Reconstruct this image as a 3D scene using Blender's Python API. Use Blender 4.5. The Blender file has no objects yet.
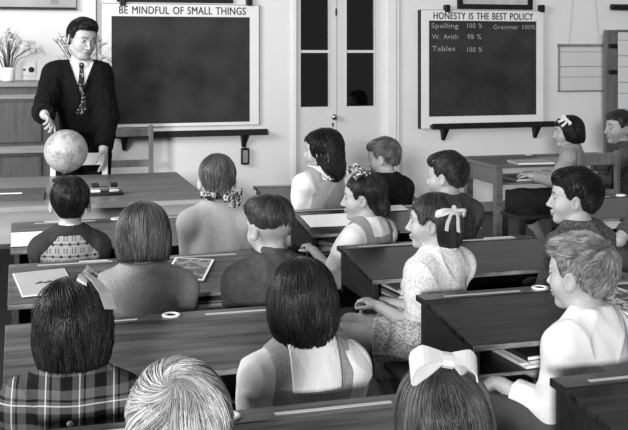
import bpy, bmesh, math, random
import numpy as np
from mathutils import Vector, Matrix

S = bpy.context.scene
COL = S.collection
random.seed(5); RNG = np.random.default_rng(11)
PI = math.pi

# ------------------------------------------------------------------ camera, world, lights, exposure
F = 1000.0; CA = math.radians(16.3); H = 1.62; HOR = 50.0
ca, sa = math.cos(CA), math.sin(CA)
cd = bpy.data.cameras.new('camera'); cam = bpy.data.objects.new('camera', cd); COL.objects.link(cam)
cd.sensor_width = 36; cd.lens = F / 628 * 36; cd.shift_y = -(215 - HOR) / 628
cd.clip_start = 0.05
cam.location = (0, 0, H); cam.rotation_euler = (PI / 2, 0, -CA)
S.camera = cam

w = bpy.data.worlds.new('world'); S.world = w; w.use_nodes = True
w.node_tree.nodes['Background'].inputs[0].default_value = (1, 1, 1, 1)
w.node_tree.nodes['Background'].inputs[1].default_value = 0.32

def area_light(name, loc, target, size, power, sy=None):
    l = bpy.data.lights.new(name, 'AREA'); l.energy = power; l.size = size
    if sy: l.shape = 'RECTANGLE'; l.size_y = sy
    o = bpy.data.objects.new(name, l); COL.objects.link(o); o.location = loc
    o.rotation_euler = (Vector(target) - Vector(loc)).to_track_quat('-Z', 'Y').to_euler()
    return o
# flash unit to the left of and behind the camera, and tall daylight windows in the left and rear walls
area_light('flash', (-3.3, -6.5, 2.75), (2.0, 8.0, 0.7), 0.8, 1400)
area_light('left_window_light', (-3.2, 4.5, 3.0), (3.2, 6.5, 0.9), 3.5, 400, 1.8)

S.view_settings.view_transform = 'Standard'; S.view_settings.look = 'None'
S.view_settings.exposure = 0.0; S.view_settings.gamma = 1.0
S.view_settings.use_curve_mapping = False

# ------------------------------------------------------------------ helpers: places
def at(x, y, Y):
    """the point of the plane at distance Y that stands at that place of the photograph"""
    u = (x - 314) / F; t = Y / (ca - u * sa)
    return Vector((t * (sa + u * ca), Y, H - (y - HOR) / F * t))
def onz(x, y, z):
    u = (x - 314) / F; t = (H - z) * F / (y - HOR)
    return Vector((t * (sa + u * ca), t * (ca - u * sa), z))

# ------------------------------------------------------------------ helpers: materials
def node(nt, typ, **kw):
    n = nt.nodes.new(typ)
    for k, v in kw.items(): setattr(n, k, v)
    return n
def mat(name, v, rough=.6, var=.12, scale=8, stretch=(1, 1, 1), bump=0.0, bscale=60, spec=.5, metal=0, coat=0, detail=4):
    m = bpy.data.materials.new(name); m.use_nodes = True; nt = m.node_tree; L = nt.links
    b = nt.nodes['Principled BSDF']
    b.inputs['Roughness'].default_value = rough; b.inputs['Specular IOR Level'].default_value = spec
    b.inputs['Metallic'].default_value = metal; b.inputs['Coat Weight'].default_value = coat
    tc = node(nt, 'ShaderNodeTexCoord'); mp = node(nt, 'ShaderNodeMapping')
    mp.inputs['Scale'].default_value = stretch
    L.new(tc.outputs['Object'], mp.inputs[0])
    nz = node(nt, 'ShaderNodeTexNoise'); nz.inputs['Scale'].default_value = scale; nz.inputs['Detail'].default_value = detail
    L.new(mp.outputs[0], nz.inputs['Vector'])
    r = node(nt, 'ShaderNodeMapRange'); r.inputs[1].default_value = .3; r.inputs[2].default_value = .7
    r.inputs[3].default_value = max(0, v * (1 - var)); r.inputs[4].default_value = min(1, v * (1 + var))
    L.new(nz.outputs[0], r.inputs[0]); L.new(r.outputs[0], b.inputs['Base Color'])
    if bump:
        n2 = node(nt, 'ShaderNodeTexNoise'); n2.inputs['Scale'].default_value = bscale; n2.inputs['Detail'].default_value = 3
        L.new(mp.outputs[0], n2.inputs['Vector'])
        bp = node(nt, 'ShaderNodeBump'); bp.inputs['Strength'].default_value = bump; bp.inputs['Distance'].default_value = .01
        L.new(n2.outputs[0], bp.inputs['Height']); L.new(bp.outputs[0], b.inputs['Normal'])
    m['out'] = 1
    return m
def attr_mat(name, rough=.5, spec=.4, aname='tone', nvar=.08, nscale=40, sss=0):
    m = bpy.data.materials.new(name); m.use_nodes = True; nt = m.node_tree; L = nt.links
    b = nt.nodes['Principled BSDF']; b.inputs['Roughness'].default_value = rough
    b.inputs['Specular IOR Level'].default_value = spec
    a = node(nt, 'ShaderNodeAttribute', attribute_name=aname)
    tc = node(nt, 'ShaderNodeTexCoord'); nz = node(nt, 'ShaderNodeTexNoise'); nz.inputs['Scale'].default_value = nscale
    L.new(tc.outputs['Object'], nz.inputs['Vector'])
    r = node(nt, 'ShaderNodeMapRange'); r.inputs[1].default_value = .3; r.inputs[2].default_value = .7
    r.inputs[3].default_value = 1 - nvar; r.inputs[4].default_value = 1 + nvar
    L.new(nz.outputs[0], r.inputs[0])
    mx = node(nt, 'ShaderNodeMath', operation='MULTIPLY')
    L.new(a.outputs['Fac'], mx.inputs[0]); L.new(r.outputs[0], mx.inputs[1]); L.new(mx.outputs[0], b.inputs['Base Color'])
    return m
class Mx:
    """small expression helper for procedural patterns built from object coordinates"""
    def __init__(s, m):
        s.nt = m.node_tree; s.L = s.nt.links; tc = node(s.nt, 'ShaderNodeTexCoord'); sp = node(s.nt, 'ShaderNodeSeparateXYZ')
        s.L.new(tc.outputs['Object'], sp.inputs[0]); s.x, s.y, s.z = sp.outputs; s.vec = tc.outputs['Object']
    def op(s, o, a, b=None, c=None):
        n = node(s.nt, 'ShaderNodeMath', operation=o)
        for i, q in enumerate((a, b, c)):
            if q is None: continue
            if isinstance(q, (int, float)): n.inputs[i].default_value = q
            else: s.L.new(q, n.inputs[i])
        return n.outputs[0]
    def band(s, c, period, off, width):      # 1 inside a stripe
        f = s.op('FRACT', s.op('ADD', s.op('DIVIDE', c, period), off + 50))
        return s.op('LESS_THAN', f, width / period)
    def noise(s, scale, lo=.3, hi=.7, vec=None):
        n = node(s.nt, 'ShaderNodeTexNoise'); n.inputs['Scale'].default_value = scale; s.L.new(vec or s.vec, n.inputs['Vector'])
        return s.op('SUBTRACT', n.outputs[0], 0)
    def base(s, v, m):
        for l in list(m.node_tree.nodes['Principled BSDF'].inputs['Base Color'].links): s.L.remove(l)
        s.L.new(v, m.node_tree.nodes['Principled BSDF'].inputs['Base Color'])

wood_grain = (1.2, 14, 14)
M = {}
M['wall'] = mat('painted plaster', .70, .75, .035, 1.6, bump=.06, bscale=45)
M['wall2'] = mat('painted lower plaster', .64, .75, .05, 2.2, bump=.08, bscale=60)
M['door'] = mat('cream door paint', .60, .42, .03, 3)
M['white'] = mat('white paint', .74, .5, .03, 5)
M['floor'] = mat('dark oiled floorboards', .013, .5, .35, 5, (9, .9, 1), bump=.1, bscale=12, spec=.3)
M['skirting'] = mat('grey skirting paint', .20, .5, .08, 6)
M['slate'] = mat('blackboard paint', .028, .75, .45, 3.0, bump=.03, bscale=120, detail=7, spec=.25)
M['black'] = mat('black paint', .010, .5, .2, 9, spec=.25)
M['iron'] = mat('black cast iron', .016, .45, .3, 30, bump=.1, bscale=90, metal=.3)
M['desk'] = mat('varnished desk wood', .062, .33, .75, 2.4, wood_grain, bump=.06, bscale=10, spec=.35, detail=8)
M['desk_dark'] = mat('less lit copy of desk wood', .015, .22, .7, 2.4, wood_grain, bump=.04, bscale=10, spec=.25, detail=8)  # darker copy of the desk wood; weaker reflected light put into its colour
M['desk_side'] = mat('dark desk frame wood', .018, .45, .4, 3.0, wood_grain, bump=.05, bscale=10)
M['groove'] = mat('groove wood with painted gleam', .42, .6, .2, 6, (1, 20, 20))  # pale tone stands in for light reflecting off the pencil grooves
M['table'] = mat('brown table wood', .15, .30, .35, 2.2, wood_grain, bump=.03, bscale=10)
M['table_front'] = mat('pale table wood', .30, .5, .15, 2.0, wood_grain)
M['chair'] = mat('mid brown chair wood', .13, .4, .25, 3.5, (10, 10, 1.5))
M['pale_wood'] = mat('pale painted wood', .62, .5, .1, 4)
M['cabinet'] = mat('brown cupboard wood', .060, .4, .35, 2.6, (10, 10, 1.2), spec=.3)
M['cabinet_light'] = mat('lighter cupboard wood', .17, .4, .2, 3, wood_grain)
M['paper'] = mat('white paper', .78, .7, .04, 14)
M['paper_grey'] = mat('grey paper', .45, .7, .12, 14)
M['card_dark'] = mat('dark book cloth', .03, .5, .2, 30)
M['card_mid'] = mat('mid grey book cover', .22, .5, .2, 20)
M['enamel'] = mat('white enamel', .80, .25, .02, 5)
M['chrome'] = mat('polished metal', .6, .15, .05, 5, metal=1)
M['chalk'] = mat('chalk', .30, .9, .5, 60)
M['glass_ink'] = mat('inkwell glass', .25, .08, .2, 20, spec=.9)

# ------------------------------------------------------------------ helpers: objects
def new_mesh(name, verts, faces, m, parent=None, smooth=False, tone=None):
    me = bpy.data.meshes.new(name)
    verts = np.asarray(verts, dtype=np.float32); 
    if isinstance(faces, np.ndarray):
        n, k = faces.shape
        me.vertices.add(len(verts)); me.vertices.foreach_set('co', verts.ravel())
        me.loops.add(n * k); me.loops.foreach_set('vertex_index', faces.astype(np.int32).ravel())
        me.polygons.add(n); me.polygons.foreach_set('loop_start', np.arange(0, n * k, k, dtype=np.int32))
        me.update(calc_edges=True); me.validate()
    else:
        me.from_pydata(verts.tolist(), [], faces); me.update()
    if smooth: me.polygons.foreach_set('use_smooth', [True] * len(me.polygons))
    if tone is not None:
        a = me.attributes.new('tone', 'FLOAT', 'POINT'); a.data.foreach_set('value', np.asarray(tone, dtype=np.float32))
    me.materials.append(m)
    o = bpy.data.objects.new(name, me); COL.objects.link(o)
    if parent: o.parent = parent
    return o
def empty(name, loc=(0, 0, 0), rz=0):
    o = bpy.data.objects.new(name, None); COL.objects.link(o); o.location = loc; o.rotation_euler = (0, 0, rz)
    o.empty_display_size = .1
    return o
def tag(o, label=None, cat=None, group=None, kind=None):
    if label: o['label'] = label
    if cat: o['category'] = cat
    if group: o['group'] = group
    if kind: o['kind'] = kind
    return o
class MB:
    def __init__(s): s.bm = bmesh.new()
    def box(s, x0, x1, y0, y1, z0, z1, bev=.0):
        vs = [s.bm.verts.new(p) for p in ((x0,y0,z0),(x1,y0,z0),(x1,y1,z0),(x0,y1,z0),(x0,y0,z1),(x1,y0,z1),(x1,y1,z1),(x0,y1,z1))]
        return s._hexa(vs, bev)
    def hexa(s, pts, bev=0):
        return s._hexa([s.bm.verts.new(p) for p in pts], bev)
    def _hexa(s, v, bev):
        fs = [s.bm.faces.new([v[i] for i in q]) for q in ((3,2,1,0),(4,5,6,7),(0,1,5,4),(1,2,6,5),(2,3,7,6),(3,0,4,7))]
        if bev:
            es = set(e for f in fs for e in f.edges)
            bmesh.ops.bevel(s.bm, geom=list(es), offset=bev, segments=2, affect='EDGES', profile=.6)
        return s
    def tube(s, pts, rads, n=10, cap=True, flat=1.0):
        pts = [Vector(p) for p in pts]
        if not hasattr(rads, '__len__'): rads = [rads] * len(pts)
        rings = []; up = None
        for i, p in enumerate(pts):
            d = (pts[min(i + 1, len(pts) - 1)] - pts[max(i - 1, 0)]).normalized()
            if up is None:
                up = Vector((1, 0, 0)) if abs(d.x) < .8 else Vector((0, 1, 0))
            a = (up - d * up.dot(d)).normalized(); b = d.cross(a); up = a
            rings.append([s.bm.verts.new(p + a * math.cos(2*PI*k/n) * rads[i] * flat + b * math.sin(2*PI*k/n) * rads[i]) for k in range(n)])
        for r, q in zip(rings, rings[1:]):
            for k in range(n): s.bm.faces.new((r[k], r[(k+1)%n], q[(k+1)%n], q[k]))
        if cap: s.bm.faces.new(rings[0][::-1]); s.bm.faces.new(rings[-1])
        return s
    def lathe(s, prof, n=24, c=(0, 0, 0)):
        rings = []
        for r, z in prof:
            rings.append([s.bm.verts.new((c[0] + max(r, 1e-4) * math.cos(2*PI*k/n), c[1] + max(r, 1e-4) * math.sin(2*PI*k/n), c[2] + z)) for k in range(n)])
        for r, q in zip(rings, rings[1:]):
            for k in range(n): s.bm.faces.new((r[k], r[(k+1)%n], q[(k+1)%n], q[k]))
        s.bm.faces.new(rings[0][::-1]); s.bm.faces.new(rings[-1])
        return s
    def xf(s, mtx): bmesh.ops.transform(s.bm, matrix=mtx, verts=s.bm.verts[:]); return s
    def build(s, name, m, parent=None, smooth=False):
        bmesh.ops.recalc_face_normals(s.bm, faces=s.bm.faces[:])
        me = bpy.data.meshes.new(name); s.bm.to_mesh(me); s.bm.free(); me.materials.append(m)
        if smooth: me.polygons.foreach_set('use_smooth', [True] * len(me.polygons))
        o = bpy.data.objects.new(name, me); COL.objects.link(o)
        if parent: o.parent = parent
        return o
def box(name, x0, x1, y0, y1, z0, z1, m, parent=None, bev=0):
    return MB().box(x0, x1, y0, y1, z0, z1, bev).build(name, m, parent)
def struct(o): o['kind'] = 'structure'; return o
def text(name, s, loc, size, m, parent, width=None, bold=0.0, rot=(PI/2, 0, 0)):
    c = bpy.data.curves.new(name, 'FONT'); c.body = s; c.space_word = 1.25; c.space_character = 1.06; c.size = size; c.extrude = .001
    c.align_x = 'LEFT'; c.materials.append(m); c.resolution_u = 3
    o = bpy.data.objects.new(name, c); COL.objects.link(o)
    if parent: o.parent = parent
    o.location = loc; o.rotation_euler = rot
    if width:
        bpy.context.view_layer.update(); o.scale.x = width / max(o.dimensions.x, 1e-3)
    bpy.context.view_layer.update()
    me = bpy.data.meshes.new_from_object(o.evaluated_get(bpy.context.evaluated_depsgraph_get())); me.name = name
    if name == 'motto_lettering':                   # heavier strokes
        bm = bmesh.new(); bm.from_mesh(me); bm.normal_update()
        n0 = [v.co.copy() for v in bm.verts]
        for v in bm.verts:
            nn = Vector((0, 0, 0))
            for f in v.link_faces:
                if abs(f.normal.z) < .5: nn += f.normal
            if nn.length > 1e-6: v.co += nn.normalized() * .0022
        bm.to_mesh(me); bm.free()
    q = bpy.data.objects.new(name, me); COL.objects.link(q); q.parent = parent
    q.location = loc; q.rotation_euler = rot; q.scale = o.scale
    bpy.data.objects.remove(o)
    return q
def copy_tree(o, parent=None):
    c = o.copy(); COL.objects.link(c); c.parent = parent
    for ch in [q for q in bpy.data.objects if q.parent == o and q != c]: copy_tree(ch, c)
    return c

# ================================================================== ROOM
WY = 9.15
struct(box('floor', -6, 10, -4, WY + 1.6, -.05, 0, M['floor']))
# front wall is pierced by the doorway
dl, dr = at(296, 100, WY).x, at(383, 100, WY).x
DT = 2.45
wb = MB(); wb.box(-6, dl, WY, WY + .15, 0, 3.6); wb.box(dr, 10, WY, WY + .15, 0, 3.6); wb.box(dl, dr, WY, WY + .15, DT, 3.6)
struct(wb.build('wall_front', M['wall']))
# dim corridor behind the glazed doors
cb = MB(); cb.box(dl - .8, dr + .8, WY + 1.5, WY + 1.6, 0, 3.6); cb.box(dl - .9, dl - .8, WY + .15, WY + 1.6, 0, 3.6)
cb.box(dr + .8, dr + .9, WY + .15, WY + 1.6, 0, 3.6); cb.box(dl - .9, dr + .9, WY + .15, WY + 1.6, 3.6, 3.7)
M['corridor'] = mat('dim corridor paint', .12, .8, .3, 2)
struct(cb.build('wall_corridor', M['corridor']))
xs = at(92, 50, WY).x
bb = MB(); bb.box(-6, dl - .1, WY - .025, WY, 0, .10, .004); bb.box(dr + .16, 10, WY - .025, WY, 0, .10, .004)
struct(bb.build('baseboard_front', M['skirting']))
# chimney-breast panel left of the first blackboard, with picture rail
struct(box('wall_left_panel', -6, xs, WY - .05, WY, 0, at(40, 28, WY).z, M['wall2']))
struct(box('trim_1', xs - .01, xs + .03, WY - .06, WY, 0, 3.4, M['white'], bev=.004))
# door frame
tb = MB(); tb.box(dr, dr + .16, WY - .03, WY, 0, 3.3, .005); tb.box(dr + .03, dr + .12, WY - .045, WY - .03, 0, 3.3, .005)
tb.box(dl - .04, dl, WY - .02, WY, 0, 3.3, .003)
struct(tb.build('trim_2', M['white']))
def glazed_door(name, x0, x1, px0, px1, knob_side, label):
    r = empty(name, (x0, WY + .02, 0)); r['kind'] = 'structure'
    W_ = x1 - x0; a = at(px0, 0, WY + .02).x - x0; b = at(px1, 0, WY + .02).x - x0
    zb = at(315, 107, WY).z; zm = at(315, 51.5, WY).z; zt = 2.25
    m = MB()
    m.box(0, a, 0, .04, 0, DT); m.box(b, W_, 0, .04, 0, DT); m.box(a, b, 0, .04, 0, zb); m.box(a, b, 0, .04, zt, DT)
    m.box(a, b, .005, .035, zm - .013, zm + .013)
    for (u0, u1, z0, z1) in ((a, b, zb, zm), (a, b, zm, zt)):
        m.box(u0 - .012, u0, -.006, 0, z0, z1); m.box(u1, u1 + .012, -.006, 0, z0, z1)
    m.box(a, b, -.003, .0, .25, .28); m.box(a, b, -.003, 0, .72, .75)
    m.build('door_leaf', M['door'], r)
    g = MB(); g.box(a, b, .016, .022, zb, zt)
    gm = bpy.data.materials.get('dark glass')
    if not gm:
        gm = mat('dark glass', .02, .03, .1, 3, spec=1); gm.node_tree.nodes['Principled BSDF'].inputs['Transmission Weight'].default_value = .9
        gm.node_tree.nodes['Principled BSDF'].inputs['IOR'].default_value = 1.5
    g.build('pane', gm, r)
    if knob_side:
        kp = at(334, 117, WY - .02)
        k = MB().lathe([(.012, 0), (.012, .03), (.026, .04), (.031, .055), (.026, .07), (.008, .076)], 20)
        k.xf(Matrix.Translation((kp.x - x0, 0, kp.z)) @ Matrix.Rotation(PI / 2, 4, 'X'))
        k.build('door_handle', M['chrome'], r, True)
        kk = MB().lathe([(.011, 0), (.011, .006)], 14); kk.box(-.005, .005, -.028, 0, 0, .006)
        kk.xf(Matrix.Translation((kp.x - x0, 0, kp.z - .07)) @ Matrix.Rotation(PI / 2, 4, 'X')); kk.build('keyhole_plate', M['black'], r)
        box('latch', W_ - .012, W_ + .0, -.008, 0, 1.95, 2.02, M['black'], r)
    return r
xm = at(337.5, 100, WY).x
glazed_door('door_1', dl, xm - .003, 300.5, 328.5, True, '')
glazed_door('door_2', xm + .003, dr, 346.5, 374, False, '')

M['curtain'] = mat('dim net curtain', .55, .9, .3, 4, (14, 14, .6))
for (c0, c1, z0, lb) in ((303, 322, 1.28, 'thin grey curtain behind the upper glass of the left door'), (347, 366, 1.28, 'thin grey curtain behind the upper glass of the right door')):
    a, b = at(c0, 50, WY + .25), at(c1, 50, WY + .25); n_ = 60; v = []; f = []
    for i in range(n_ + 1):
        x = a.x + (b.x - a.x) * i / n_; y = WY + .25 + .018 * math.sin(i * .9) + .008 * math.sin(i * 2.3)
        v += [(x, y, z0), (x, y, 2.5), (x, y + .004, z0), (x, y + .004, 2.5)]
    for i in range(n_):
        k = i * 4; f += [(k, k + 4, k + 5, k + 1), (k + 2, k + 3, k + 7, k + 6), (k, k + 2, k + 6, k + 4), (k + 1, k + 5, k + 7, k + 3)]
    f += [(0, 1, 3, 2), (n_*4, n_*4 + 2, n_*4 + 3, n_*4 + 1)]
    tag(new_mesh('curtain', v, f, M['curtain']), lb, 'curtain', 'curtains behind the glazed doors')

# ================================================================== BLACKBOARDS
def blackboard(px0, px1, y0, y1, bx0, bx1, by0, by1, words, wx0, wx1, wy, label, th=.035):
    Y = WY - th
    a, b = at(px0, y0, Y), at(px1, y1, Y)
    r = empty('blackboard', (a.x, WY, b.z)); tag(r, label, 'blackboard', 'blackboards on the front wall')
    Wd = b.x - a.x; Hh = a.z - b.z
    box('board_surround', 0, Wd, -th, -.006, 0, Hh, M['white'], r, .004)
    ed = M['black'] if px0 > 200 else M['card_mid']; k = .012 if px0 > 200 else .005  # black strip stands in for shade on the right board's left side
    MB().box(-k, 0, -th, -.006, 0, Hh).build('left_edge', ed, r); MB().box(-k, Wd + .004, -th, -.006, Hh, Hh + .005).build('top_edge', M['card_mid'], r)
    if px0 < 200: MB().box(Wd, Wd + .005, -th, -.006, 0, Hh).build('right_edge', ed, r)
    p, q = at(bx0, by0, Y), at(bx1, by1, Y)
    box('writing_surface', p.x - a.x, q.x - a.x, -th - .004, -th + .004, q.z - b.z, p.z - b.z, M['slate'], r)
    l, rr = at(wx0, wy, Y), at(wx1, wy, Y)
    text('motto_lettering', words, (l.x - a.x, -th - .002, l.z - b.z), .098, M['black'], r, rr.x - l.x, 0)
    for hx in ((px0 + 21, px1 - 10) if px0 < 200 else (px0 + 26, px1 - 2)):
        h = at(hx, y0 + 1, Y); 
        MB().box(-.025, .025, -.05, .02, -.012, .062, .008).xf(Matrix.Translation((h.x - a.x, -th + .02, h.z - b.z))).build('hanging_bracket', M['black'], r)
    return r, a, b, Y
blackboard(101.5, 259, 3.5, 124.5, 111.5, 249.5, 16, 121.5, 'BE MINDFUL OF SMALL THINGS', 118.5, 245, 13.5, 'large blackboard with nothing written on it beneath the small things motto')
r2, a2, b2, Y2 = blackboard(421, 543.5, 10, 126, 429, 536, 20.5, 114.5, 'HONESTY IS THE BEST POLICY', 433, 532.5, 19, 'blackboard with chalked marks beneath the honesty motto', .06)
def chalk(s, px, py, size, wpx):
    p, q = at(px, py, Y2 - .005), at(px + wpx, py, Y2 - .005)
    text('chalk_writing', s, (p.x - a2.x, Y2 - WY - .0045, p.z - b2.z), size, M['chalk'], r2, q.x - p.x)
chalk('Spelling', 431, 28, .07, 27); chalk('100 %', 466, 28, .07, 15); chalk('Grammar 100%', 493, 29, .062, 42)
chalk('W. Arith', 432, 39, .07, 26); chalk('98 %', 467, 39, .07, 14); chalk('Tables', 432, 51, .07, 23); chalk('100 %', 466, 52, .07, 15)

def chalk_ledge(x0, y0, x1, y1, brs, label):
    a, b = at(x0, y0, WY - .06), at(x1, y1, WY - .06); z = (a.z + b.z) / 2
    r = empty('chalk_ledge', (a.x, WY, z)); tag(r, label, 'ledge', 'black chalk ledges below the blackboards')
    Wd = b.x - a.x
    m = MB(); m.box(0, Wd, -.12, 0, -.025, .012, .006); m.box(0, Wd, -.125, -.11, -.03, .025, .004); m.build('ledge_board', M['black'], r)
    for bx in brs:
        c = at(bx, y0, WY - .06).x - a.x
        MB().hexa([(c-.03,-.10,-.03),(c+.03,-.10,-.03),(c+.03,0,-.03),(c-.03,0,-.03),(c-.015,-.025,-.15),(c+.015,-.025,-.15),(c+.015,0,-.15),(c-.015,0,-.15)], .003).build('bracket', M['black'], r)
    return r
chalk_ledge(112, 134, 266, 131.5, (124.5, 244.5), 'long black ledge on two brackets beneath the motto about small things')
chalk_ledge(430, 126, 552, 123, (445, 537), 'long black ledge on two brackets beneath the motto about honesty')
p = at(245, 156, WY - .05)
e = empty('chalk_duster', (p.x, WY - .02, p.z)); tag(e, 'small block duster hanging from the ledge under the empty blackboard', 'duster')
box('felt_pad', -.035, .035, -.045, 0, -.08, .075, M['black'], e, .006); box('wooden_back', -.022, .022, -.055, -.04, -.06, .055, M['card_mid'], e, .004)
MB().tube([(0, -.02, .07), (0, -.05, .1), (0, -.04, .12)], .004, 6).build('hanging_loop', M['black'], e)

# pictures above
def picture(x0, x1, yb, label, inner=None, tilt=0):
    a, b = at(x0, yb, WY - .04), at(x1, yb, WY - .04)
    r = empty('framed_picture', (a.x, WY, a.z)); tag(r, label, 'picture', 'dark framed pictures above the blackboards')
    Wd = b.x - a.x; Hh = .62; t = .05
    m = MB(); m.box(0, Wd, -.04, 0, 0, t, .004); m.box(0, Wd, -.04, 0, Hh - t, Hh, .004); m.box(0, t, -.04, 0, t, Hh - t, .004); m.box(Wd - t, Wd, -.04, 0, t, Hh - t, .004)
    m.build('picture_frame', M['black'], r)
    box('picture_sheet', t, Wd - t, -.02, -.005, t, Hh - t, M['paper_grey'], r)
picture(117, 233, 1.5, 'dark picture frame just above the small things motto')
picture(458.5, 533, 8.8, 'dark picture frame hung just above the honesty motto')
# map, top left
a, b = at(-40, 8.5, WY - .06), at(76, 8.5, WY - .06)
r = empty('wall_map', (a.x, WY - .05, a.z)); tag(r, 'grey hanging wall chart with dark lower edge above the teacher', 'wall chart')
M['map'] = mat('grey map sheet', .34, .7, .15, 3)
box('chart_sheet', 0, b.x - a.x, -.008, 0, .02, .75, M['map'], r); box('lower_rod', 0, b.x - a.x, -.02, .004, 0, .02, M['black'], r)
MB().hexa([(-.03,-.014,.06),(.03,-.014,.06),(.03,-.008,.06),(-.03,-.008,.06),(-.035,-.014,.13),(.035,-.014,.13),(.035,-.008,.13),(-.035,-.008,.13)]).xf(Matrix.Translation((at(54, 3, WY).x - a.x, 0, -.01))).build('printed_crest', M['card_mid'], r)
# small chart hung on strings at the right
a, b = at(559, 92, WY - .03), at(610, 44, WY - .03)
r = empty('hanging_chart', (a.x, WY, a.z)); tag(r, 'small pale framed chart hanging from two strings on the wall', 'chart')
Wd = b.x - a.x; Hh = b.z - a.z
m = MB(); m.box(0, Wd, -.03, 0, Hh - .03, Hh, .003); m.box(0, Wd, -.025, 0, 0, .015, .003); m.box(0, .014, -.025, 0, 0, Hh, .003); m.box(Wd - .014, Wd, -.025, 0, 0, Hh, .003)
m.build('chart_frame', M['card_mid'], r)
M['chart'] = mat('chart sheet', .62, .7, .06, 8)
e_ = Mx(M['chart']); v = e_.op('ADD', e_.band(e_.z, .26, .02, .008), e_.band(e_.z, .26, .43, .006))
e_.base(e_.op('SUBTRACT', .60, e_.op('MULTIPLY', v, .38)), M['chart'])
box('chart_sheet', .012, Wd - .012, -.016, -.008, .012, Hh - .02, M['chart'], r)
for sx, tx in ((.12, .2), (Wd * .8, Wd * .68)):
    MB().tube([(sx, -.02, Hh), (tx, -.006, Hh + .75)], .002, 5).build('string', M['card_mid'], r)
# wooden post and roller map standing at the right edge
a = at(606, 60, WY - .5); b = at(619, 60, WY - .5)
r = empty('wooden_post', (a.x, WY - .5, 0)); tag(r, 'upright wooden post with two black knobs at the right edge', 'post')
MB().box(0, b.x - a.x, 0, .05, 0, at(610, 30, WY - .5).z, .004).build('upright', M['chair'], r)
for yy in (46, 72):
    z_ = at(613, yy, WY - .5).z
    MB().tube([(.02, -.03, z_), (.14, -.03, z_)], .022, 10).build('knob', M['black'], r)
a = at(618.5, 110, WY - .62)
r = empty('roller_map', (a.x, WY - .62, a.z - .25)); tag(r, 'light roller map hanging beside the wooden post', 'map')
box('map_sheet', 0, 1.0, 0, .01, 0, at(620, 31, WY - .62).z - a.z + .25, M['chart'], r)
MB().tube([(-.03, .005, at(620, 31, WY - .62).z - a.z + .25), (1.02, .005, at(620, 31, WY - .62).z - a.z + .25)], .014, 8).build('top_roller', M['chair'], r)
p = at(612, 7, WY - .1)
r = empty('map_rail', (p.x, WY, p.z)); tag(r, 'short thick black rail high on the wall at the right', 'rail')
MB().tube([(0, -.09, 0), (.9, -.09, 0)], .032, 10).build('rail_bar', M['black'], r); MB().tube([(.08, -.09, 0), (.08, 0, 0)], .018, 8).build('bracket', M['black'], r)

# ================================================================== FURNITURE
# cupboard behind the teacher
ctop = at(10, 82, 8.55).z; cxr = at(52, 90, 8.5).x
r = empty('wooden_cupboard', (cxr - 1.5, 8.5, 0)); tag(r, 'tall brown wooden cupboard with moulded panels behind the teacher', 'cupboard')
box('carcass', 0, 1.5, .03, .57, 0, ctop - .04, M['cabinet'], r)
box('top_board', -.03, 1.53, -.02, .575, ctop - .04, ctop, M['cabinet_light'], r, .006)
zz = at(10, 97, 8.5).z; zl_ = at(10, 150, 8.45).z
box('upper_moulding', -.01, 1.51, 0, .03, zz - .02, zz + .02, M['cabinet_light'], r, .005)
for (xa, xb_) in ((.08, .72), (.78, 1.42)):
    m = MB(); m.box(xa, xb_, .0, .03, zl_ + .05, zz - .04, .01); m.build('upper_panel', M['cabinet'], r)
    m = MB(); m.box(xa, xb_, .0, .03, .1, zl_ - .06, .01); m.build('cupboard_door', M['cabinet'], r)
zl = at(10, 150, 8.45).z
box('middle_ledge', -.02, 1.52, -.06, .03, zl - .03, zl + .03, M['cabinet_light'], r, .006)
# vase of flowers
pv = at(8, 82, 8.75)
def flower_vase(x, y, z, label, hts, seed, spread=1.0, fl=True):
    rr = random.Random(seed); r = empty('flower_vase', (x, y, z)); tag(r, label, 'vase')
    MB().lathe([(.045, 0), (.056, .01), (.058, .09), (.062, .115), (.055, .115), (.05, .02), (.0, .02)], 24).build('vase', M['enamel'], r, True)
    st = MB(); hd = MB(); lf = MB()
    for i in range(34):
        an = rr.uniform(0, 2 * PI); s = rr.uniform(.1, 1) * spread; h = rr.uniform(.55, 1) * hts
        e = Vector((math.cos(an) * s * hts * .75, math.sin(an) * s * hts * .4, .1 + h * (1 - .35 * s)))
        m_ = Vector((e.x * .35, e.y * .35, .1 + (e.z - .1) * .55))
        st.tube([(e.x * .05, e.y * .05, .03), m_, e], [.004, .003, .002], 5)
        if i % 2 == 0:
            for k in range(5):
                aa = k * 2 * PI / 5 + rr.random()
                d = Vector((math.cos(aa) * .022, -.006, math.sin(aa) * .022))
                hd.tube([e, e + d * .6, e + d], [.003, .009, .003], 6, flat=.5)
        else:
            for k in range(3):
                d = Vector((rr.uniform(-.06, .06), rr.uniform(-.03, .03), rr.uniform(-.01, .07)))
                lf.tube([e - d * .3, e + d * .5, e + d], [.002, .007, .001], 5, flat=.4)
    st.build('stems', M['stem'], r); hd.build('blossoms', M['petal'], r); lf.build('leaves', M['leaf'], r)
    return r
M['stem'] = mat('dark stems', .05, .6, .3, 20); M['petal'] = mat('pale petals', .6, .6, .2, 30); M['leaf'] = mat('grey leaves', .2, .6, .3, 30)
flower_vase(pv.x, 8.78, ctop, 'white vase of pale flowers on the brown cupboard, left of the teacher', .36, 3)
pv2 = at(82, 85, 8.8)
r = flower_vase(pv2.x - .03, 8.78, 1.19, 'bunch of leafy twigs in a vase hidden behind the teacher', .54, 8, .62)
r2_ = empty('plant_stand', (pv2.x - .03, 8.78, 0)); tag(r2_, 'tall narrow stand behind the teacher carrying the twigs', 'stand')
MB().lathe([(.12, 0), (.12, .03), (.03, .06), (.03, 1.14), (.13, 1.16), (.13, 1.19)], 20).build('pedestal', M['cabinet'], r2_)
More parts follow.
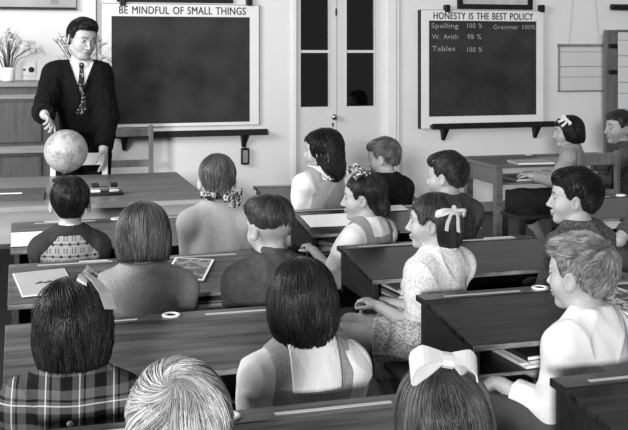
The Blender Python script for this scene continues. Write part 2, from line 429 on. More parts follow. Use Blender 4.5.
# wall switch
pa, pb = at(20, 76, WY - .06), at(36, 61, WY - .06)
r = empty('switch_plate', (pa.x, WY - .05, pa.z)); tag(r, 'pale electric switch plate above the cupboard beside the flowers', 'switch')
box('plate', 0, pb.x - pa.x, -.012, 0, 0, pb.z - pa.z, M['door'], r, .003)
MB().lathe([(.024, 0), (.024, .012), (.01, .02)], 18).xf(Matrix.Translation((.095, -.012, .055)) @ Matrix.Rotation(PI/2, 4, 'X')).build('round_switch', M['black'], r)
MB().lathe([(.010, 0), (.010, .008)], 12).xf(Matrix.Translation((.035, -.012, .055)) @ Matrix.Rotation(PI/2, 4, 'X')).build('small_switch', M['black'], r)

# teacher's table
TZ = .80; TX0, TX1, TY0, TY1 = -2.0, 1.0, 5.47, 6.72
r = empty('teacher_table', ((TX0 + TX1) / 2, (TY0 + TY1) / 2, 0)); tag(r, 'large plain wooden table before the teacher carrying the globe', 'table')
hx, hy = (TX1 - TX0) / 2, (TY1 - TY0) / 2
box('tabletop', -hx, hx, -hy, hy, TZ - .03, TZ, M['table'], r, .004)
box('top_edge', -hx + .003, hx - .003, -hy - .004, -hy + .004, TZ - .028, TZ - .004, M['table_front'], r)
box('front_panel', -hx + .04, hx - .03, -hy + .03, -hy + .05, .60, TZ - .03, M['table_front'], r)
box('side_panel', hx - .05, hx - .03, -hy + .05, hy - .05, .60, TZ - .03, M['table'], r)
for sx in (-1, 1):
    for sy in (-1, 1):
        box('leg', sx * (hx - .07) - .035, sx * (hx - .07) + .035, sy * (hy - .08) - .035, sy * (hy - .08) + .035, 0, TZ - .03, M['table'], r, .004)

# chairs
def ladder_chair(x, y, rz, wd, zt, rails, m, label, sz=.44, group='wooden chairs'):
    r = empty('wooden_chair', (x, y, 0), rz); tag(r, label, 'chair', group)
    h = wd / 2
    box('seat', -h, h, -.38, 0, sz - .025, sz, m, r, .006)
    for s in (-1, 1):
        MB().box(s*h - .018, s*h + .018, -.018, .018, 0, zt, .005).build('back_post', m, r)
        MB().box(s*(h-.02) - .018, s*(h-.02) + .018, -.36, -.325, 0, sz - .02, .004).build('leg', m, r)
        MB().box(s*(h-.01) - .01, s*(h-.01) + .01, -.34, 0, .18, .21).build('stretcher', m, r)
    for (z0, z1) in rails: MB().box(-h, h, -.012, .012, z0, z1, .004).build('back_rail', m, r)
    return r
# by the wall (facing the class)
p = at(151, 125, 8.1); q = at(96, 125, 8.1)
ladder_chair((p.x + q.x) / 2, 8.1, 0, p.x - q.x, p.z, [(at(130, 136.5, 8.1).z, at(130, 128.5, 8.1).z), (at(130, 167, 8.1).z, at(130, 160, 8.1).z)], M['chair'], 'brown ladder-back chair by the wall to the right of the teacher')
p = at(105, 153, 6.86); q = at(53, 153, 6.86)
ladder_chair((p.x + q.x) / 2, 6.86, PI, p.x - q.x, p.z + .005, [(at(90, 165, 6.86).z, at(90, 153, 6.86).z), (.56, .60)], M['pale_wood'], 'pale painted chair with its back against the teacher\'s table')

# double school desks
def make_desk(Wd, seat=True):
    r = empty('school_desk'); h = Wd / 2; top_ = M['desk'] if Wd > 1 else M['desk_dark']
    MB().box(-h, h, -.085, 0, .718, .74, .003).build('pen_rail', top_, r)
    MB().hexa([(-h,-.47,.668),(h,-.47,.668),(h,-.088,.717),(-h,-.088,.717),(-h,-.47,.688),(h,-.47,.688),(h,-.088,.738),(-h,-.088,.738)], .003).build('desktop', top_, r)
    MB().hexa([(-h+.004,-.4745,.672),(h-.004,-.4745,.672),(h-.004,-.469,.672),(-h+.004,-.469,.672),(-h+.004,-.4745,.6865),(h-.004,-.4745,.6865),(h-.004,-.469,.687),(-h+.004,-.469,.687)]).build('front_lip', M['edge'], r)
    for s in (-1, 1):
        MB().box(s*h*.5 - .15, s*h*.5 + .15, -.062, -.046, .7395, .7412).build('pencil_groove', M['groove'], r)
        MB().hexa([(s*(h-.03)-.012,-.44,.572),(s*(h-.03)+.012,-.44,.572),(s*(h-.03)+.012,-.02,.572),(s*(h-.03)-.012,-.02,.572),
                   (s*(h-.03)-.012,-.44,.670),(s*(h-.03)+.012,-.44,.670),(s*(h-.03)+.012,-.02,.720),(s*(h-.03)-.012,-.02,.720)], .003).build('side_panel', M['iron'], r)
        x = s * (h - .10)
        m = MB()
        m.tube([(x,-.36,.02),(x,-.2,.03),(x,0,.03),(x,.2,.03),(x,.33,.02)], [.022,.018,.018,.018,.022], 8)
        m.tube([(x,-.30,.572),(x,-.24,.36),(x,-.2,.2),(x,-.26,.03)], .017, 8, flat=.8)
        m.tube([(x,-.05,.572),(x,-.1,.34),(x,-.2,.2)], .013, 8, flat=.8)
        if seat:
            m.tube([(x,.04,.53),(x,.02,.42),(x,.08,.25),(x,.12,.03)], .016, 8, flat=.8)
            m.tube([(x,.32,.365),(x,.26,.2),(x,.22,.03)], .015, 8, flat=.8); m.tube([(x,.02,.362),(x,.33,.362)], .012, 8)
            m.tube([(x,-.2,.2),(x,-.03,.24),(x,.08,.25)], .012, 8)
        m.build('iron_frame', M['iron'], r)
    sf = box('shelf', -h + .03, h - .03, -.44, -.02, .572, .586, M['desk_side'], r, .003)
    box('shelf_lip', -h + .035, h - .035, -.4425, -.4395, .574, .584, M['edge'], sf)
    MB().box(-h + .02, h - .02, -.02, .0, .53, .718, .003).build('back_panel', M['desk_side'], r)
    if seat:
        MB().hexa([(-h+.01,.03,.40+.05),(h-.01,.03,.45),(h-.01,.048,.45),(-h+.01,.048,.45),(-h+.01,.01,.54),(h-.01,.01,.54),(h-.01,.028,.54),(-h+.01,.028,.54)], .004).build('backrest_rail', M['desk_side'], r)
        MB().box(-h, h, .05, .34, .373, .395, .006).build('seat', M['desk_side'], r)
    wl = MB().lathe([(.016, -.01), (.029, 0), (.031, .004), (.027, .007), (.016, .005), (.0155, .0)], 24, (0, -.043, .7405)).build('inkwell', M['enamel'], r, True)
    MB().lathe([(.0155, 0), (.0155, .0025)], 20, (0, -.043, .7425)).build('ink', M['black'], wl)
    return r
M['table_b'] = mat('mid brown table wood', .11, .32, .3, 3.5, wood_grain)
M['cov_plain'] = mat('plain pale cover', .33, .5, .05, 12)
M['edge'] = mat('worn desk edge', .16, .5, .7, 4, (3, 14, 14), spec=.3)
ROWS = [6.33, 5.32, 4.29, 3.35, 2.40]
where = {('A', 1): 'front left school desk, behind the boy in the patterned pullover',
         ('A', 2): 'left school desk with booklets, behind the girl in the plain grey jumper',
         ('A', 3): 'long bare school desk before the plaid girl and the girl in the pinafore',
         ('A', 4): 'school desk cut by the bottom edge, behind the girl in the pinafore',
         ('B', 0): 'dark school desk nearest the double doors, beyond the long curly haired girl',
         ('B', 1): 'dark school desk with a white sheet, at the girl with the patterned ribbon',
         ('B', 2): 'dark glossy school desk at the girl in the pale printed dress',
         ('B', 3): 'dark school desk behind the printed dress girl, at the boy in the white shirt',
         ('B', 4): 'dark school desk in the bottom right corner, behind the boy in the white shirt',
         ('C', 1): 'school desk at the right edge, beyond the dark haired boy in the jacket'}
protoA = {}
def place_desk(col, row, x0, Wd, seat, label=None):
    key = (Wd, seat)
    if key not in protoA: protoA[key] = make_desk(Wd, seat); r = protoA[key]
    else: r = copy_tree(protoA[key])
    r.location = (x0 + Wd / 2, ROWS[row], 0); tag(r, label or where[(col, row)], 'desk', 'double school desks in rows')
    return r
place_desk('A', 2, -.05, 1.05, True); place_desk('A', 3, -.05, 1.05, True); place_desk('A', 4, -.05, 1.05, True)
place_desk('A', 1, -.05, 1.05, False)
place_desk('B', 1, 1.40, .95, True); place_desk('B', 2, 1.36, .95, True); place_desk('B', 3, 1.36, .95, True); place_desk('B', 4, 1.36, .95, True)
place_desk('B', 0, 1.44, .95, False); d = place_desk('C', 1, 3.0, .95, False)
# ================================================================== PEOPLE
f4 = np.float32
def A3(v): return np.asarray(v, dtype=f4)
def seg(p, a, b, ra, rb=None):
    if rb is None: rb = ra
    a = A3(a); b = A3(b); ba = b - a; pa = p - a
    h = np.clip((pa @ ba) / max(float(ba @ ba), 1e-9), 0, 1)
    d = pa - h[:, None] * ba
    return np.sqrt((d * d).sum(1)) - (ra + (rb - ra) * h)
def ell(p, c, r, Rm=None):
    q = p - A3(c)
    if Rm is not None: q = q @ Rm
    r = A3(r); k0 = np.sqrt(((q / r) ** 2).sum(1)); k1 = np.sqrt(((q / (r * r)) ** 2).sum(1))
    return k0 * (k0 - 1) / np.maximum(k1, 1e-6)
def bx(p, c, hs, rr=0.0, Rm=None):
    q = p - A3(c)
    if Rm is not None: q = q @ Rm
    q = np.abs(q) - (A3(hs) - rr)
    return np.sqrt((np.maximum(q, 0) ** 2).sum(1)) + np.minimum(q.max(1), 0) - rr
def smin(a, b, k=.02):
    h = np.clip(.5 + .5 * (b - a) / k, 0, 1)
    return b * (1 - h) + a * h - k * h * (1 - h)
def smax(a, b, k=.01): return -smin(-a, -b, k)
def U(ds, k):
    r = ds[0]
    for d in ds[1:]: r = smin(r, d, k)
    return r

def surf(f, lo, hi, h):
    """closed surface f = 0 as quads (sparse surface nets)"""
    lo = A3(lo); hi = A3(hi); B = 4
    nb = np.ceil((hi - lo) / (h * B)).astype(int) + 1
    ax = [lo[i] + (np.arange(nb[i]) + .5) * h * B - h * .5 for i in range(3)]
    G = np.stack(np.meshgrid(*ax, indexing='ij'), -1).reshape(-1, 3).astype(f4)
    fc = f(G).reshape(nb)
    act = np.abs(fc) < h * B * 1.75
    n = nb * B
    D = np.repeat(np.repeat(np.repeat(np.where(fc < 0, -1, 1).astype(f4), B, 0), B, 1), B, 2)
    bi = np.argwhere(act)
    off = np.stack(np.meshgrid(*[np.arange(B)] * 3, indexing='ij'), -1).reshape(-1, 3)
    I = (bi[:, None, :] * B + off[None]).reshape(-1, 3)
    pts = (lo + I * h).astype(f4)
    vals = np.concatenate([f(pts[i:i + 200000]) for i in range(0, len(pts), 200000)])
    D[I[:, 0], I[:, 1], I[:, 2]] = vals
    D[0] = D[-1] = 1; D[:, 0] = D[:, -1] = 1; D[:, :, 0] = D[:, :, -1] = 1
    ins = D < 0
    c = np.zeros(tuple(n - 1), dtype=np.int8)
    for dx in (0, 1):
        for dy in (0, 1):
            for dz in (0, 1): c += ins[dx:n[0] - 1 + dx, dy:n[1] - 1 + dy, dz:n[2] - 1 + dz]
    cells = np.argwhere((c > 0) & (c < 8))
    idx = np.full(tuple(n - 1), -1, dtype=np.int32); idx[cells[:, 0], cells[:, 1], cells[:, 2]] = np.arange(len(cells))
    acc = np.zeros((len(cells), 3)); cnt = np.zeros(len(cells))
    cor = [(a, b, d) for a in (0, 1) for b in (0, 1) for d in (0, 1)]
    for a in cor:
        for ax_ in range(3):
            if a[ax_]: continue
            b = list(a); b[ax_] = 1
            va = D[cells[:, 0] + a[0], cells[:, 1] + a[1], cells[:, 2] + a[2]]; vb = D[cells[:, 0] + b[0], cells[:, 1] + b[1], cells[:, 2] + b[2]]
            s = (va < 0) != (vb < 0); t = np.where(s, va / np.where(s, va - vb, 1), 0)
            pnt = np.array(a)[None] + t[:, None] * (np.array(b) - np.array(a))[None]
            acc[s] += pnt[s]; cnt[s] += 1
    V = lo + (cells + acc / np.maximum(cnt, 1)[:, None]) * h
    quads = []
    for ax_ in range(3):
        sl0 = [slice(1, -1)] * 3; sl1 = [slice(1, -1)] * 3
        sl0[ax_] = slice(0, n[ax_] - 1); sl1[ax_] = slice(1, n[ax_])
        e = ins[tuple(sl0)] != ins[tuple(sl1)]
        E = np.argwhere(e); 
        o_ = np.ones(3, int); o_[ax_] = 0; E = E + o_
        u, v = [(1, 2), (2, 0), (0, 1)][ax_]
        def ci(du, dv):
            q = E.copy(); q[:, u] -= du; q[:, v] -= dv
            return idx[q[:, 0], q[:, 1], q[:, 2]]
        Q = np.stack([ci(1, 1), ci(0, 1), ci(0, 0), ci(1, 0)], 1)
        fl = ins[E[:, 0], E[:, 1], E[:, 2]]
        Q[~fl] = Q[~fl][:, ::-1]
        quads.append(Q)
    Q = np.concatenate(quads); Q = Q[(Q >= 0).all(1)]
    return V.astype(f4), Q
def grad(f, p, e=.002):
    g = np.stack([f(p + A3(d)) - f(p - A3(d)) for d in ((e, 0, 0), (0, e, 0), (0, 0, e))], 1)
    return g / np.maximum(np.linalg.norm(g, axis=1, keepdims=True), 1e-9)

# ---- head in its own frame: +Y is where the face looks, crown at z = .108, chin at z = -.105
def head_sdf(p, child=True, ears=True):
    ax = np.abs(p[:, 0]); q = np.stack([ax, p[:, 1], p[:, 2]], 1)
    cr = ell(p, (0, -.012, .030), (.0715, .087, .078))
    jw = (.050, .060, .066) if child else (.056, .062, .072)
    d = smin(cr, ell(p, (0, .024, -.036), jw), .03)
    d = smin(d, ell(q, (.0, .052, .032), (.048, .032, .034)), .03)                     # forehead
    d = smin(d, ell(q, (.032, .048, -.030), (.026, .026, .024)), .025)                 # cheeks
    d = smin(d, ell(p, (0, .062, -.088), (.020, .018, .016)), .022)                    # chin
    if not child: d = smin(d, seg(q, (.052, -.005, -.05), (.022, .055, -.088), .014), .02)
    d = smax(d, -ell(q, (.031, .094, .003), (.018, .014, .012)), .012)                 # eye sockets
    d = smin(d, ell(q, (.030, .072, .003), (.0135, .0125, .0115)), .003)               # eyes
    d = smin(d, seg(q, (.016, .084, .020), (.042, .071, .020), .0055), .010)           # brow ridge
    nl = 0.0 if child else .004
    d = smin(d, seg(p, (0, .083, .010), (0, .098 + nl, -.028), .006, .0085), .010)
    d = smin(d, ell(p, (0, .100 + nl, -.032), (.0095, .0105, .009)), .006)
    d = smin(d, ell(q, (.010, .090, -.036), (.006, .008, .006)), .005)
    d = smin(d, ell(p, (0, .084, -.056), (.020, .010, .0055)), .006)                   # lips
    d = smin(d, ell(p, (0, .082, -.066), (.016, .010, .006)), .006)
    d = smax(d, -ell(p, (0, .094, -.0605), (.020, .006, .0014)), .002)
    if ears:
        an = .35; R_ = np.array([[1, 0, 0], [0, math.cos(an), math.sin(an)], [0, -math.sin(an), math.cos(an)]], f4)
        R2 = np.array([[math.cos(.45), math.sin(.45), 0], [-math.sin(.45), math.cos(.45), 0], [0, 0, 1]], f4)
        er = ell(q, (.077, -.008, -.008), (.0065, .019, .030), R2)
        er = smax(er, -ell(q, (.0845, -.006, -.005), (.006, .010, .018), R2), .004)
        d = smin(d, er, .006)
    return d
def head_tone(p, base, dark, hairtone, stub=None, brow=.10):
    ax = np.abs(p[:, 0]); t = np.full(len(p), base, f4); fr = p[:, 1] > .05
    def put(m, v): t[m] = v
    lip = fr & (((ax / .021) ** 2 + ((p[:, 2] + .061) / .0095) ** 2) < 1); put(lip, base * .55)
    b = fr & (ax > .013) & (ax < .046) & (np.abs(p[:, 2] - (.024 - (ax - .03) ** 2 * 9)) < .0040); put(b, brow)
    ey = (ax - .030) ** 2 / .012 ** 2 + (p[:, 2] - .003) ** 2 / .0062 ** 2
    put(fr & (ey < 1.35), base * .35); put(fr & (ey < .8), .62)
    put(fr & (((ax - .030) ** 2 + (p[:, 2] - .003) ** 2) < .0052 ** 2), .03)
    if stub is not None:
        m = stub(p); t = t * (1 - m) + m * (base * .5 + hairtone * .5)
    return t
def hl_fun(table):
    ys = [a for a, b in table]; zs = [b for a, b in table]
    def g(p):
        y = p[:, 1]; z0 = np.interp(y, ys, zs).astype(f4)
        sl = (np.interp(y + .002, ys, zs) - np.interp(y - .002, ys, zs)) / .004
        return (z0 - p[:, 2]) / np.sqrt(1 + sl * sl).astype(f4)
    return g

HAIR = {
 'short': [(-.11,-.052),(-.06,-.045),(-.035,-.03),(-.022,.012),(-.004,.022),(.004,.005),(.02,.004),(.030,.02),(.042,.045),(.06,.054),(.11,.054)],
 'crop':  [(-.11,.000),(-.05,.005),(-.01,.018),(.02,.028),(.045,.048),(.06,.056),(.11,.056)],
 'bob':   [(-.12,-.100),(-.02,-.098),(.038,-.092),(.050,-.06),(.056,.02),(.064,.034),(.12,.034)],
 'tied':  [(-.12,-.075),(-.05,-.070),(-.03,-.045),(-.014,.018),(.010,.024),(.028,.0),(.040,.03),(.06,.052),(.11,.055)],
 'long':  [(-.16,-.20),(-.01,-.19),(.012,-.03),(.035,-.028),(.046,.03),(.064,.052),(.12,.052)],
 'side':  [(-.12,-.090),(-.022,-.085),(-.004,-.03),(.020,-.020),(.036,-.022),(.048,.02),(.066,.046),(.12,.048)],
}
def hair_volume(style, vol=1.0, top=.0):
    rg0 = hl_fun(HAIR[style])
    def V_(p):
        d = V0(p)
        if style in ('short', 'crop', 'tied'): d = d + (.0055 if style != 'tied' else .003) * np.clip(1 + rg0(p) / .035, 0, 1) ** 1.5 * (p[:, 1] < .05)
        return d
    def V0(p):
        s = vol
        if style in ('short', 'crop', 'tied'):
            d = ell(p, (0, -.014, .034), (.0715 + .009 * s, .087 + .009 * s, .078 + .010 * s + top))
            if style == 'short': d = smin(d, ell(p, (0, .050, .075 + top), (.050, .042, .026 + top * .3)), .03)
            if style == 'short': d = smin(d, ell(p, (0, -.06, -.015), (.054, .028, .05)), .02)
            if style == 'tied': d = smin(d, ell(p, (0, -.06, -.02), (.05, .034, .055)), .02)
        elif style in ('bob', 'side'):
            d = ell(p, (0, -.012, .034), (.084 * s, .098 * s, .083 * s + top))
            d = smin(d, ell(p, (0, -.020, -.028), (.091 * s, .095 * s, .098)), .03)
        else:
            d = ell(p, (0, -.012, .034), (.084 * s, .098 * s, .085 * s + top))
            d = smin(d, ell(p, (0, -.050, -.09), (.088 * s, .070 * s, .135)), .04)
        return d
    return V_

def strands(V_, region, seeds, whorl, grav, Ls, n=11, rad=.0011, wav=0.0, spread=.0022, fly=.0, swirl=0.0, push=(0, 0, 0), zfree=-9, rng=RNG, inward=0.0, clump=1.0):
    P = seeds.copy(); N = len(P); wh = A3(whorl); ph = rng.uniform(0, 2 * PI, N)
    offs = rng.uniform(-.0015, spread, N).astype(f4); L = rng.uniform(*Ls, N).astype(f4); step = (L / (n - 1))[:, None]
    K = max(24, N // 14); cen = P[rng.integers(0, N, K)]; own = np.empty(N, int)
    for i0 in range(0, N, 1000): own[i0:i0+1000] = ((P[i0:i0+1000, None] - cen[None]) ** 2).sum(2).argmin(1)
    kd = rng.normal(0, .20, (K, 3)).astype(f4); kt = rng.uniform(.45, 1.55, K); ko = rng.uniform(-.0008, 1.0, K) * spread * .8
    dirn = kd[own] + rng.normal(0, .05, (N, 3)).astype(f4); out = [P.copy()]; T = None
    offs = (offs * .4 + ko[own]).astype(f4); lead = np.zeros(K, int); lead[own] = np.arange(N)
    for i in range(1, n):
        g = grad(V_, P)
        fl = (P - wh); r_ = np.linalg.norm(fl, axis=1, keepdims=True); fl = fl / np.maximum(r_, .012)
        if swirl: fl = fl + swirl * np.cross(fl, g) * np.exp(-r_ / .06)
        fl = fl + A3((0, 0, -grav)) + A3(push) + dirn
        if inward: fl = fl + inward * np.where(P[:, 2:3] < zfree, 1, 0) * A3((1, 1, 0)) * (-P)/ .09
        tn = fl - (fl * g).sum(1, keepdims=True) * g
        tn /= np.maximum(np.linalg.norm(tn, axis=1, keepdims=True), 1e-6)
        if T is not None:
            tn = .5 * tn + .5 * T; tn /= np.maximum(np.linalg.norm(tn, axis=1, keepdims=True), 1e-6)
        free = P[:, 2] < zfree
        tn[free] = (tn * .4 + A3((0, 0, -1)) * .9)[free]; tn /= np.maximum(np.linalg.norm(tn, axis=1, keepdims=True), 1e-6)
        T = tn
        Q = P + tn * step
        s = V_(Q); g2 = grad(V_, Q); lift = offs * math.sin(min(1, i / (n * .5)) * PI / 2) + (fly * (i / n) ** 2 * np.abs(dirn[:, 0]) * 6)
        corr = (lift - s)[:, None] * g2; corr[free] *= .15
        Q = Q + corr
        if wav: 
            sd = np.cross(T, g2); Q = Q + sd * (wav * np.sin(ph + i * 1.15))[:, None] + g2 * (wav * .6 * np.cos(ph + i * 1.15))[:, None]
        Q = Q + (Q[lead[own]] - Q) * .035 * clump
        P = Q.astype(f4); out.append(P)
    C = np.stack(out, 1)                                   # N, n, 3
    ok = np.ones((N, n), bool)
    if region is not None:
        bad = (region(C.reshape(-1, 3)).reshape(N, n) > .004)
        ok = np.cumsum(bad, 1) == 0
    last = np.maximum(ok.sum(1) - 1, 1)
    ii = np.minimum(np.arange(n)[None], last[:, None]); C = C[np.arange(N)[:, None], ii]
    # three-sided tapering locks
    d = np.gradient(C, axis=1); d /= np.maximum(np.linalg.norm(d, axis=2, keepdims=True), 1e-6)
    g = grad(V_, C.reshape(-1, 3)).reshape(N, n, 3)
    a = np.cross(d, g); a /= np.maximum(np.linalg.norm(a, axis=2, keepdims=True), 1e-6); b = np.cross(d, a)
    tt = np.linspace(0, 1, n); prof = (np.sin(np.clip(tt * 1.6 + .12, 0, PI / 2)) * (1 - tt ** 3) + .10)
    rr = (rng.uniform(.6, 1.35, N)[:, None] * prof[None] * rad)[..., None]
    V = np.stack([C + a * rr * 1.5, C - a * rr * 1.5, C - b * rr * np.sign((-b * g).sum(2, keepdims=True))], 2)   # N,n,3,3
    base = (np.arange(N) * n * 3)[:, None, None] + (np.arange(n - 1) * 3)[None, :, None]
    k = np.arange(3)[None, None]; k2 = (k + 1) % 3
    Fq = np.stack([base + k, base + k2, base + 3 + k2, base + 3 + k], -1).reshape(-1, 4)
    tone = np.repeat(rng.uniform(.75, 1.25, N) * kt[own], n * 3)
    return V.reshape(-1, 3), Fq, tone

SKIN = attr_mat('skin', .55, .35); SKIN.node_tree.nodes['Principled BSDF'].inputs['Subsurface Weight'].default_value = .0
HAIRM = attr_mat('hair', .30, .20, nvar=.15, nscale=60)

def rotz(a): return np.array([[math.cos(a), -math.sin(a), 0], [math.sin(a), math.cos(a), 0], [0, 0, 1]], f4)
def rotx(a): return np.array([[1, 0, 0], [0, math.cos(a), -math.sin(a)], [0, math.sin(a), math.cos(a)]], f4)
def roty(a): return np.array([[math.cos(a), 0, math.sin(a)], [0, 1, 0], [-math.sin(a), 0, math.cos(a)]], f4)
R_ = math.radians

def ribbon_strip(pts, dirs, wid, th=.0012):
    """closed thin band swept along pts; dirs = width direction"""
    V = []; n = len(pts)
    for i, p in enumerate(pts):
        p = np.array(p, float); d = np.array(dirs[i] if isinstance(dirs, list) else dirs, float); w_ = wid[i] if hasattr(wid, '__len__') else wid
        t = np.array(pts[min(i + 1, n - 1)], float) - np.array(pts[max(i - 1, 0)], float); nn = np.cross(t, d); nn /= max(np.linalg.norm(nn), 1e-9)
        d = d / np.linalg.norm(d)
        for s, q in ((-1, -1), (1, -1), (1, 1), (-1, 1)): V.append(p + d * w_ / 2 * s + nn * th * q)
    Fs = []
    for i in range(n - 1):
        for k in range(4): Fs.append((i*4 + k, i*4 + (k+1) % 4, i*4 + 4 + (k+1) % 4, i*4 + 4 + k))
    Fs.append((3, 2, 1, 0)); Fs.append(tuple((n-1)*4 + k for k in range(4)))
    return V, Fs
def bow_parts(size, width, tails, droop=.3):
    """bow in the XZ plane, facing +Y outward"""
    V = []; Fs = []
    def add(v, f):
        o = len(V); V.extend(v); Fs.extend([tuple(i + o for i in q) for q in f])
    for s in (-1, 1):
        pts = []; wd = []; k_ = 1.0 if s > 0 else .88
        for i in range(17):
            t = i / 16 * 2 * PI; r = math.sin(t / 2)
            pts.append((s * size * k_ * r, .008 + .26 * size * math.sin(t) * r + .12 * size * r - .42 * size * r * r, size * r * (-droop * (1 if s > 0 else .5)) + .12 * size * math.sin(t)))
            wd.append(width * (.30 + .70 * r ** .8) * (1 + .06 * math.sin(5 * t)))
        add(*ribbon_strip(pts, (0.05 * s, .22, 1.0), wd))
        for k in range(tails):
            pts = [(0, .004, 0), (s * size * .25, .008, -size * .35), (s * size * (.35 + .1 * k), .002, -size * .8), (s * size * .4, .004, -size * 1.2)]
            add(*ribbon_strip(pts, (1, 0, .2), [width * .4, width * .6, width * .7, width * .7]))
    pts = [(0, .010 * math.cos(t) + .004, .013 * math.sin(t) * size / .05) for t in np.linspace(0, 2 * PI, 10)]
    add(*ribbon_strip(pts, (1, 0, 0), width * .42))
    return V, Fs

def person(name, label, X, Y, zc, yaw, head=0, pitch=0, roll=0, hs=1.0, bs=1.0, lean=.03, sit=True, sh=.128,
           hair=None, skin=.33, cloth=None, hands=None, vox=.005, sleeve=None, side=0, legs=None, child=True, cat='person', adult=False,
           legturn=0, group=None, brow=.08, shoe=True, shx=0.0):
    """yaw, head: turned to the left of the depth axis, in degrees; (X, Y, zc) is the crown"""
    ya = R_(yaw); rootxy = A3((X, Y, 0)) - rotz(ya) @ A3((side, lean, 0))
    root = empty(name, (float(rootxy[0]), float(rootxy[1]), 0), ya); tag(root, label, cat, group)
    hc = A3((side, lean, zc - .118 * hs)); HR = rotz(R_(head - yaw)) @ rotx(R_(-pitch)) @ roty(R_(roll))
    toH = lambda p: ((p - hc) @ HR) / hs
    pz = .47 if sit else .93
    C = A3((side * .7, lean - .03, zc - (.222 if child else .256) * hs)); P0 = A3((0, 0, pz))
    ax_ = C - P0; at_ = lambda f: P0 + ax_ * f; tl = float(C[2] - pz); shz = float(C[2]) - (.078 if child else .060) * bs
    nb = hc + HR @ A3((0, -.018, -.05)) * hs; nr = (.032 if child else .046) * hs
    Sh = [A3((C[0] + shx + s * sh, C[1] + .0, shz)) for s in (-1, 1)]
    def torso(p, t=0.0):
        d = U([ell(p, at_(.66) + A3((shx, 0, 0)), (sh * .86 + t, .086 * bs + t, tl * .42 + t)), ell(p, at_(.30), (.108 * bs + t, .080 * bs + t, tl * .38 + t)),
               ell(p, P0 + A3((0, -.01, 0)), (.130 * bs + t, .105 * bs + t, .088 * bs + t)),
               seg(p, Sh[0] + A3((.02, 0, 0)), Sh[1] - A3((.02, 0, 0)), .042 * bs + t),
               seg(p, Sh[0], C + A3((-.02, 0, .0)), .034 * bs + t, .03 * bs + t), seg(p, Sh[1], C + A3((.02, 0, .0)), .034 * bs + t, .03 * bs + t)], .045)
        return d
    # arms by two-bone reach
    LU, LF = ((.215, .190) if child else (.30, .26)); 
    LU *= bs if child else 1; LF *= bs if child else 1
    hands_ = hands or {}
    arms = []
    for i, s in enumerate((-1, 1)):
        hd = hands_.get('LR'[i], {}); tg = A3(hd.get('at', (s * .05, .25, .575 if sit else .75))); 
        a = Sh[i]; v = tg - a; dd = float(np.linalg.norm(v)); mx = (LU + LF) * .985
        if dd > mx: tg = a + v / dd * mx; v = tg - a; dd = mx
        x_ = (LU * LU - LF * LF + dd * dd) / (2 * dd); hgt = math.sqrt(max(LU * LU - x_ * x_, 1e-6)); vd = v / dd
        pole = A3(hd.get('pole', (s * .30, -.35, -1))); pole = pole - vd * float(pole @ vd); pole /= np.linalg.norm(pole)
        E = a + vd * x_ + pole * hgt
        arms.append((a, E, tg, hd))
    ru, re, rw = ((.040, .031, .022) if child else (.056, .043, .030)); ru *= bs if child else 1
    def arm(p, i, t=0.0, upto=2.0):
        a, E, Wp, _ = arms[i]
        d = seg(p, a, a + (E - a) * min(upto, 1), ru + t, ru + (re - ru) * min(upto, 1) + t)
        if upto > 1: d = smin(d, seg(p, E, E + (Wp - E) * (upto - 1), re + t, re + (rw - re) * (upto - 1) + t), .02)
        return d
    hk = (.78 if child else 1.0)
    def hand(p, i):
        a, E, Wp, hd = arms[i]; s = (-1, 1)[i]
        f = A3(hd.get('dir', Wp - E)); f = f / np.linalg.norm(f); n_ = A3(hd.get('palm', (0, 0, -1))); n_ = n_ - f * float(n_ @ f); n_ /= np.linalg.norm(n_)
        sdv = np.cross(f, n_) * hd.get('flip', 1) * s * -1       # towards the thumb
        curl = hd.get('curl', 22); k = hk; ds = []
        pc = Wp + f * .048 * k
        Rm = np.stack([sdv, f, n_], 1).astype(f4)
        ds.append(ell(p, pc, (.040 * k, .052 * k, .016 * k), Rm)); ds.append(seg(p, Wp - f * .01, Wp + f * .03 * k, rw * .95, .020 * k))
        palm = U(ds, .012)
        fs = []
        for j, (o, ln) in enumerate(((.030, .070), (.0105, .078), (-.0095, .073), (-.029, .057))):
            b0 = Wp + f * (.086 - abs(j - 1.2) * .004) * k + sdv * o * k; an = 0; q = b0; sp = sdv * (o * 1.6)
            cj = curl if not hasattr(curl, '__len__') else curl[j]
            for m_, fr in enumerate((.45, .32, .23)):
                an += R_(cj) * (1, 1.2, .8)[m_]
                dr_ = f * math.cos(an) + n_ * math.sin(an) + sp; dr_ /= np.linalg.norm(dr_)
                q2 = q + dr_ * ln * fr * k; rr = (.0098, .0088, .0078, .007)
                fs.append(seg(p, q, q2, rr[m_] * k, rr[m_ + 1] * k)); q = q2
        th = hd.get('thumb', 1.0)
        b0 = Wp + f * .022 * k + sdv * .026 * k; q1 = b0 + (f * .55 + sdv * .75 * th + n_ * .35) * .038 * k; q2 = q1 + (f * .85 + sdv * .25 * th + n_ * .45) * .034 * k; q3 = q2 + (f * .9 + n_ * .45) * .022 * k
        fs += [seg(p, b0, q1, .015 * k, .0115 * k), seg(p, q1, q2, .0105 * k, .0095 * k), seg(p, q2, q3, .0095 * k, .008 * k)]
        d = palm
        fg = fs[0]
        for q in fs[1:]: fg = np.minimum(fg, q)
        return smin(d, fg, .006)
    # legs
    LT = R_(legturn); cl, sl = math.cos(LT), math.sin(LT)
    lg = []
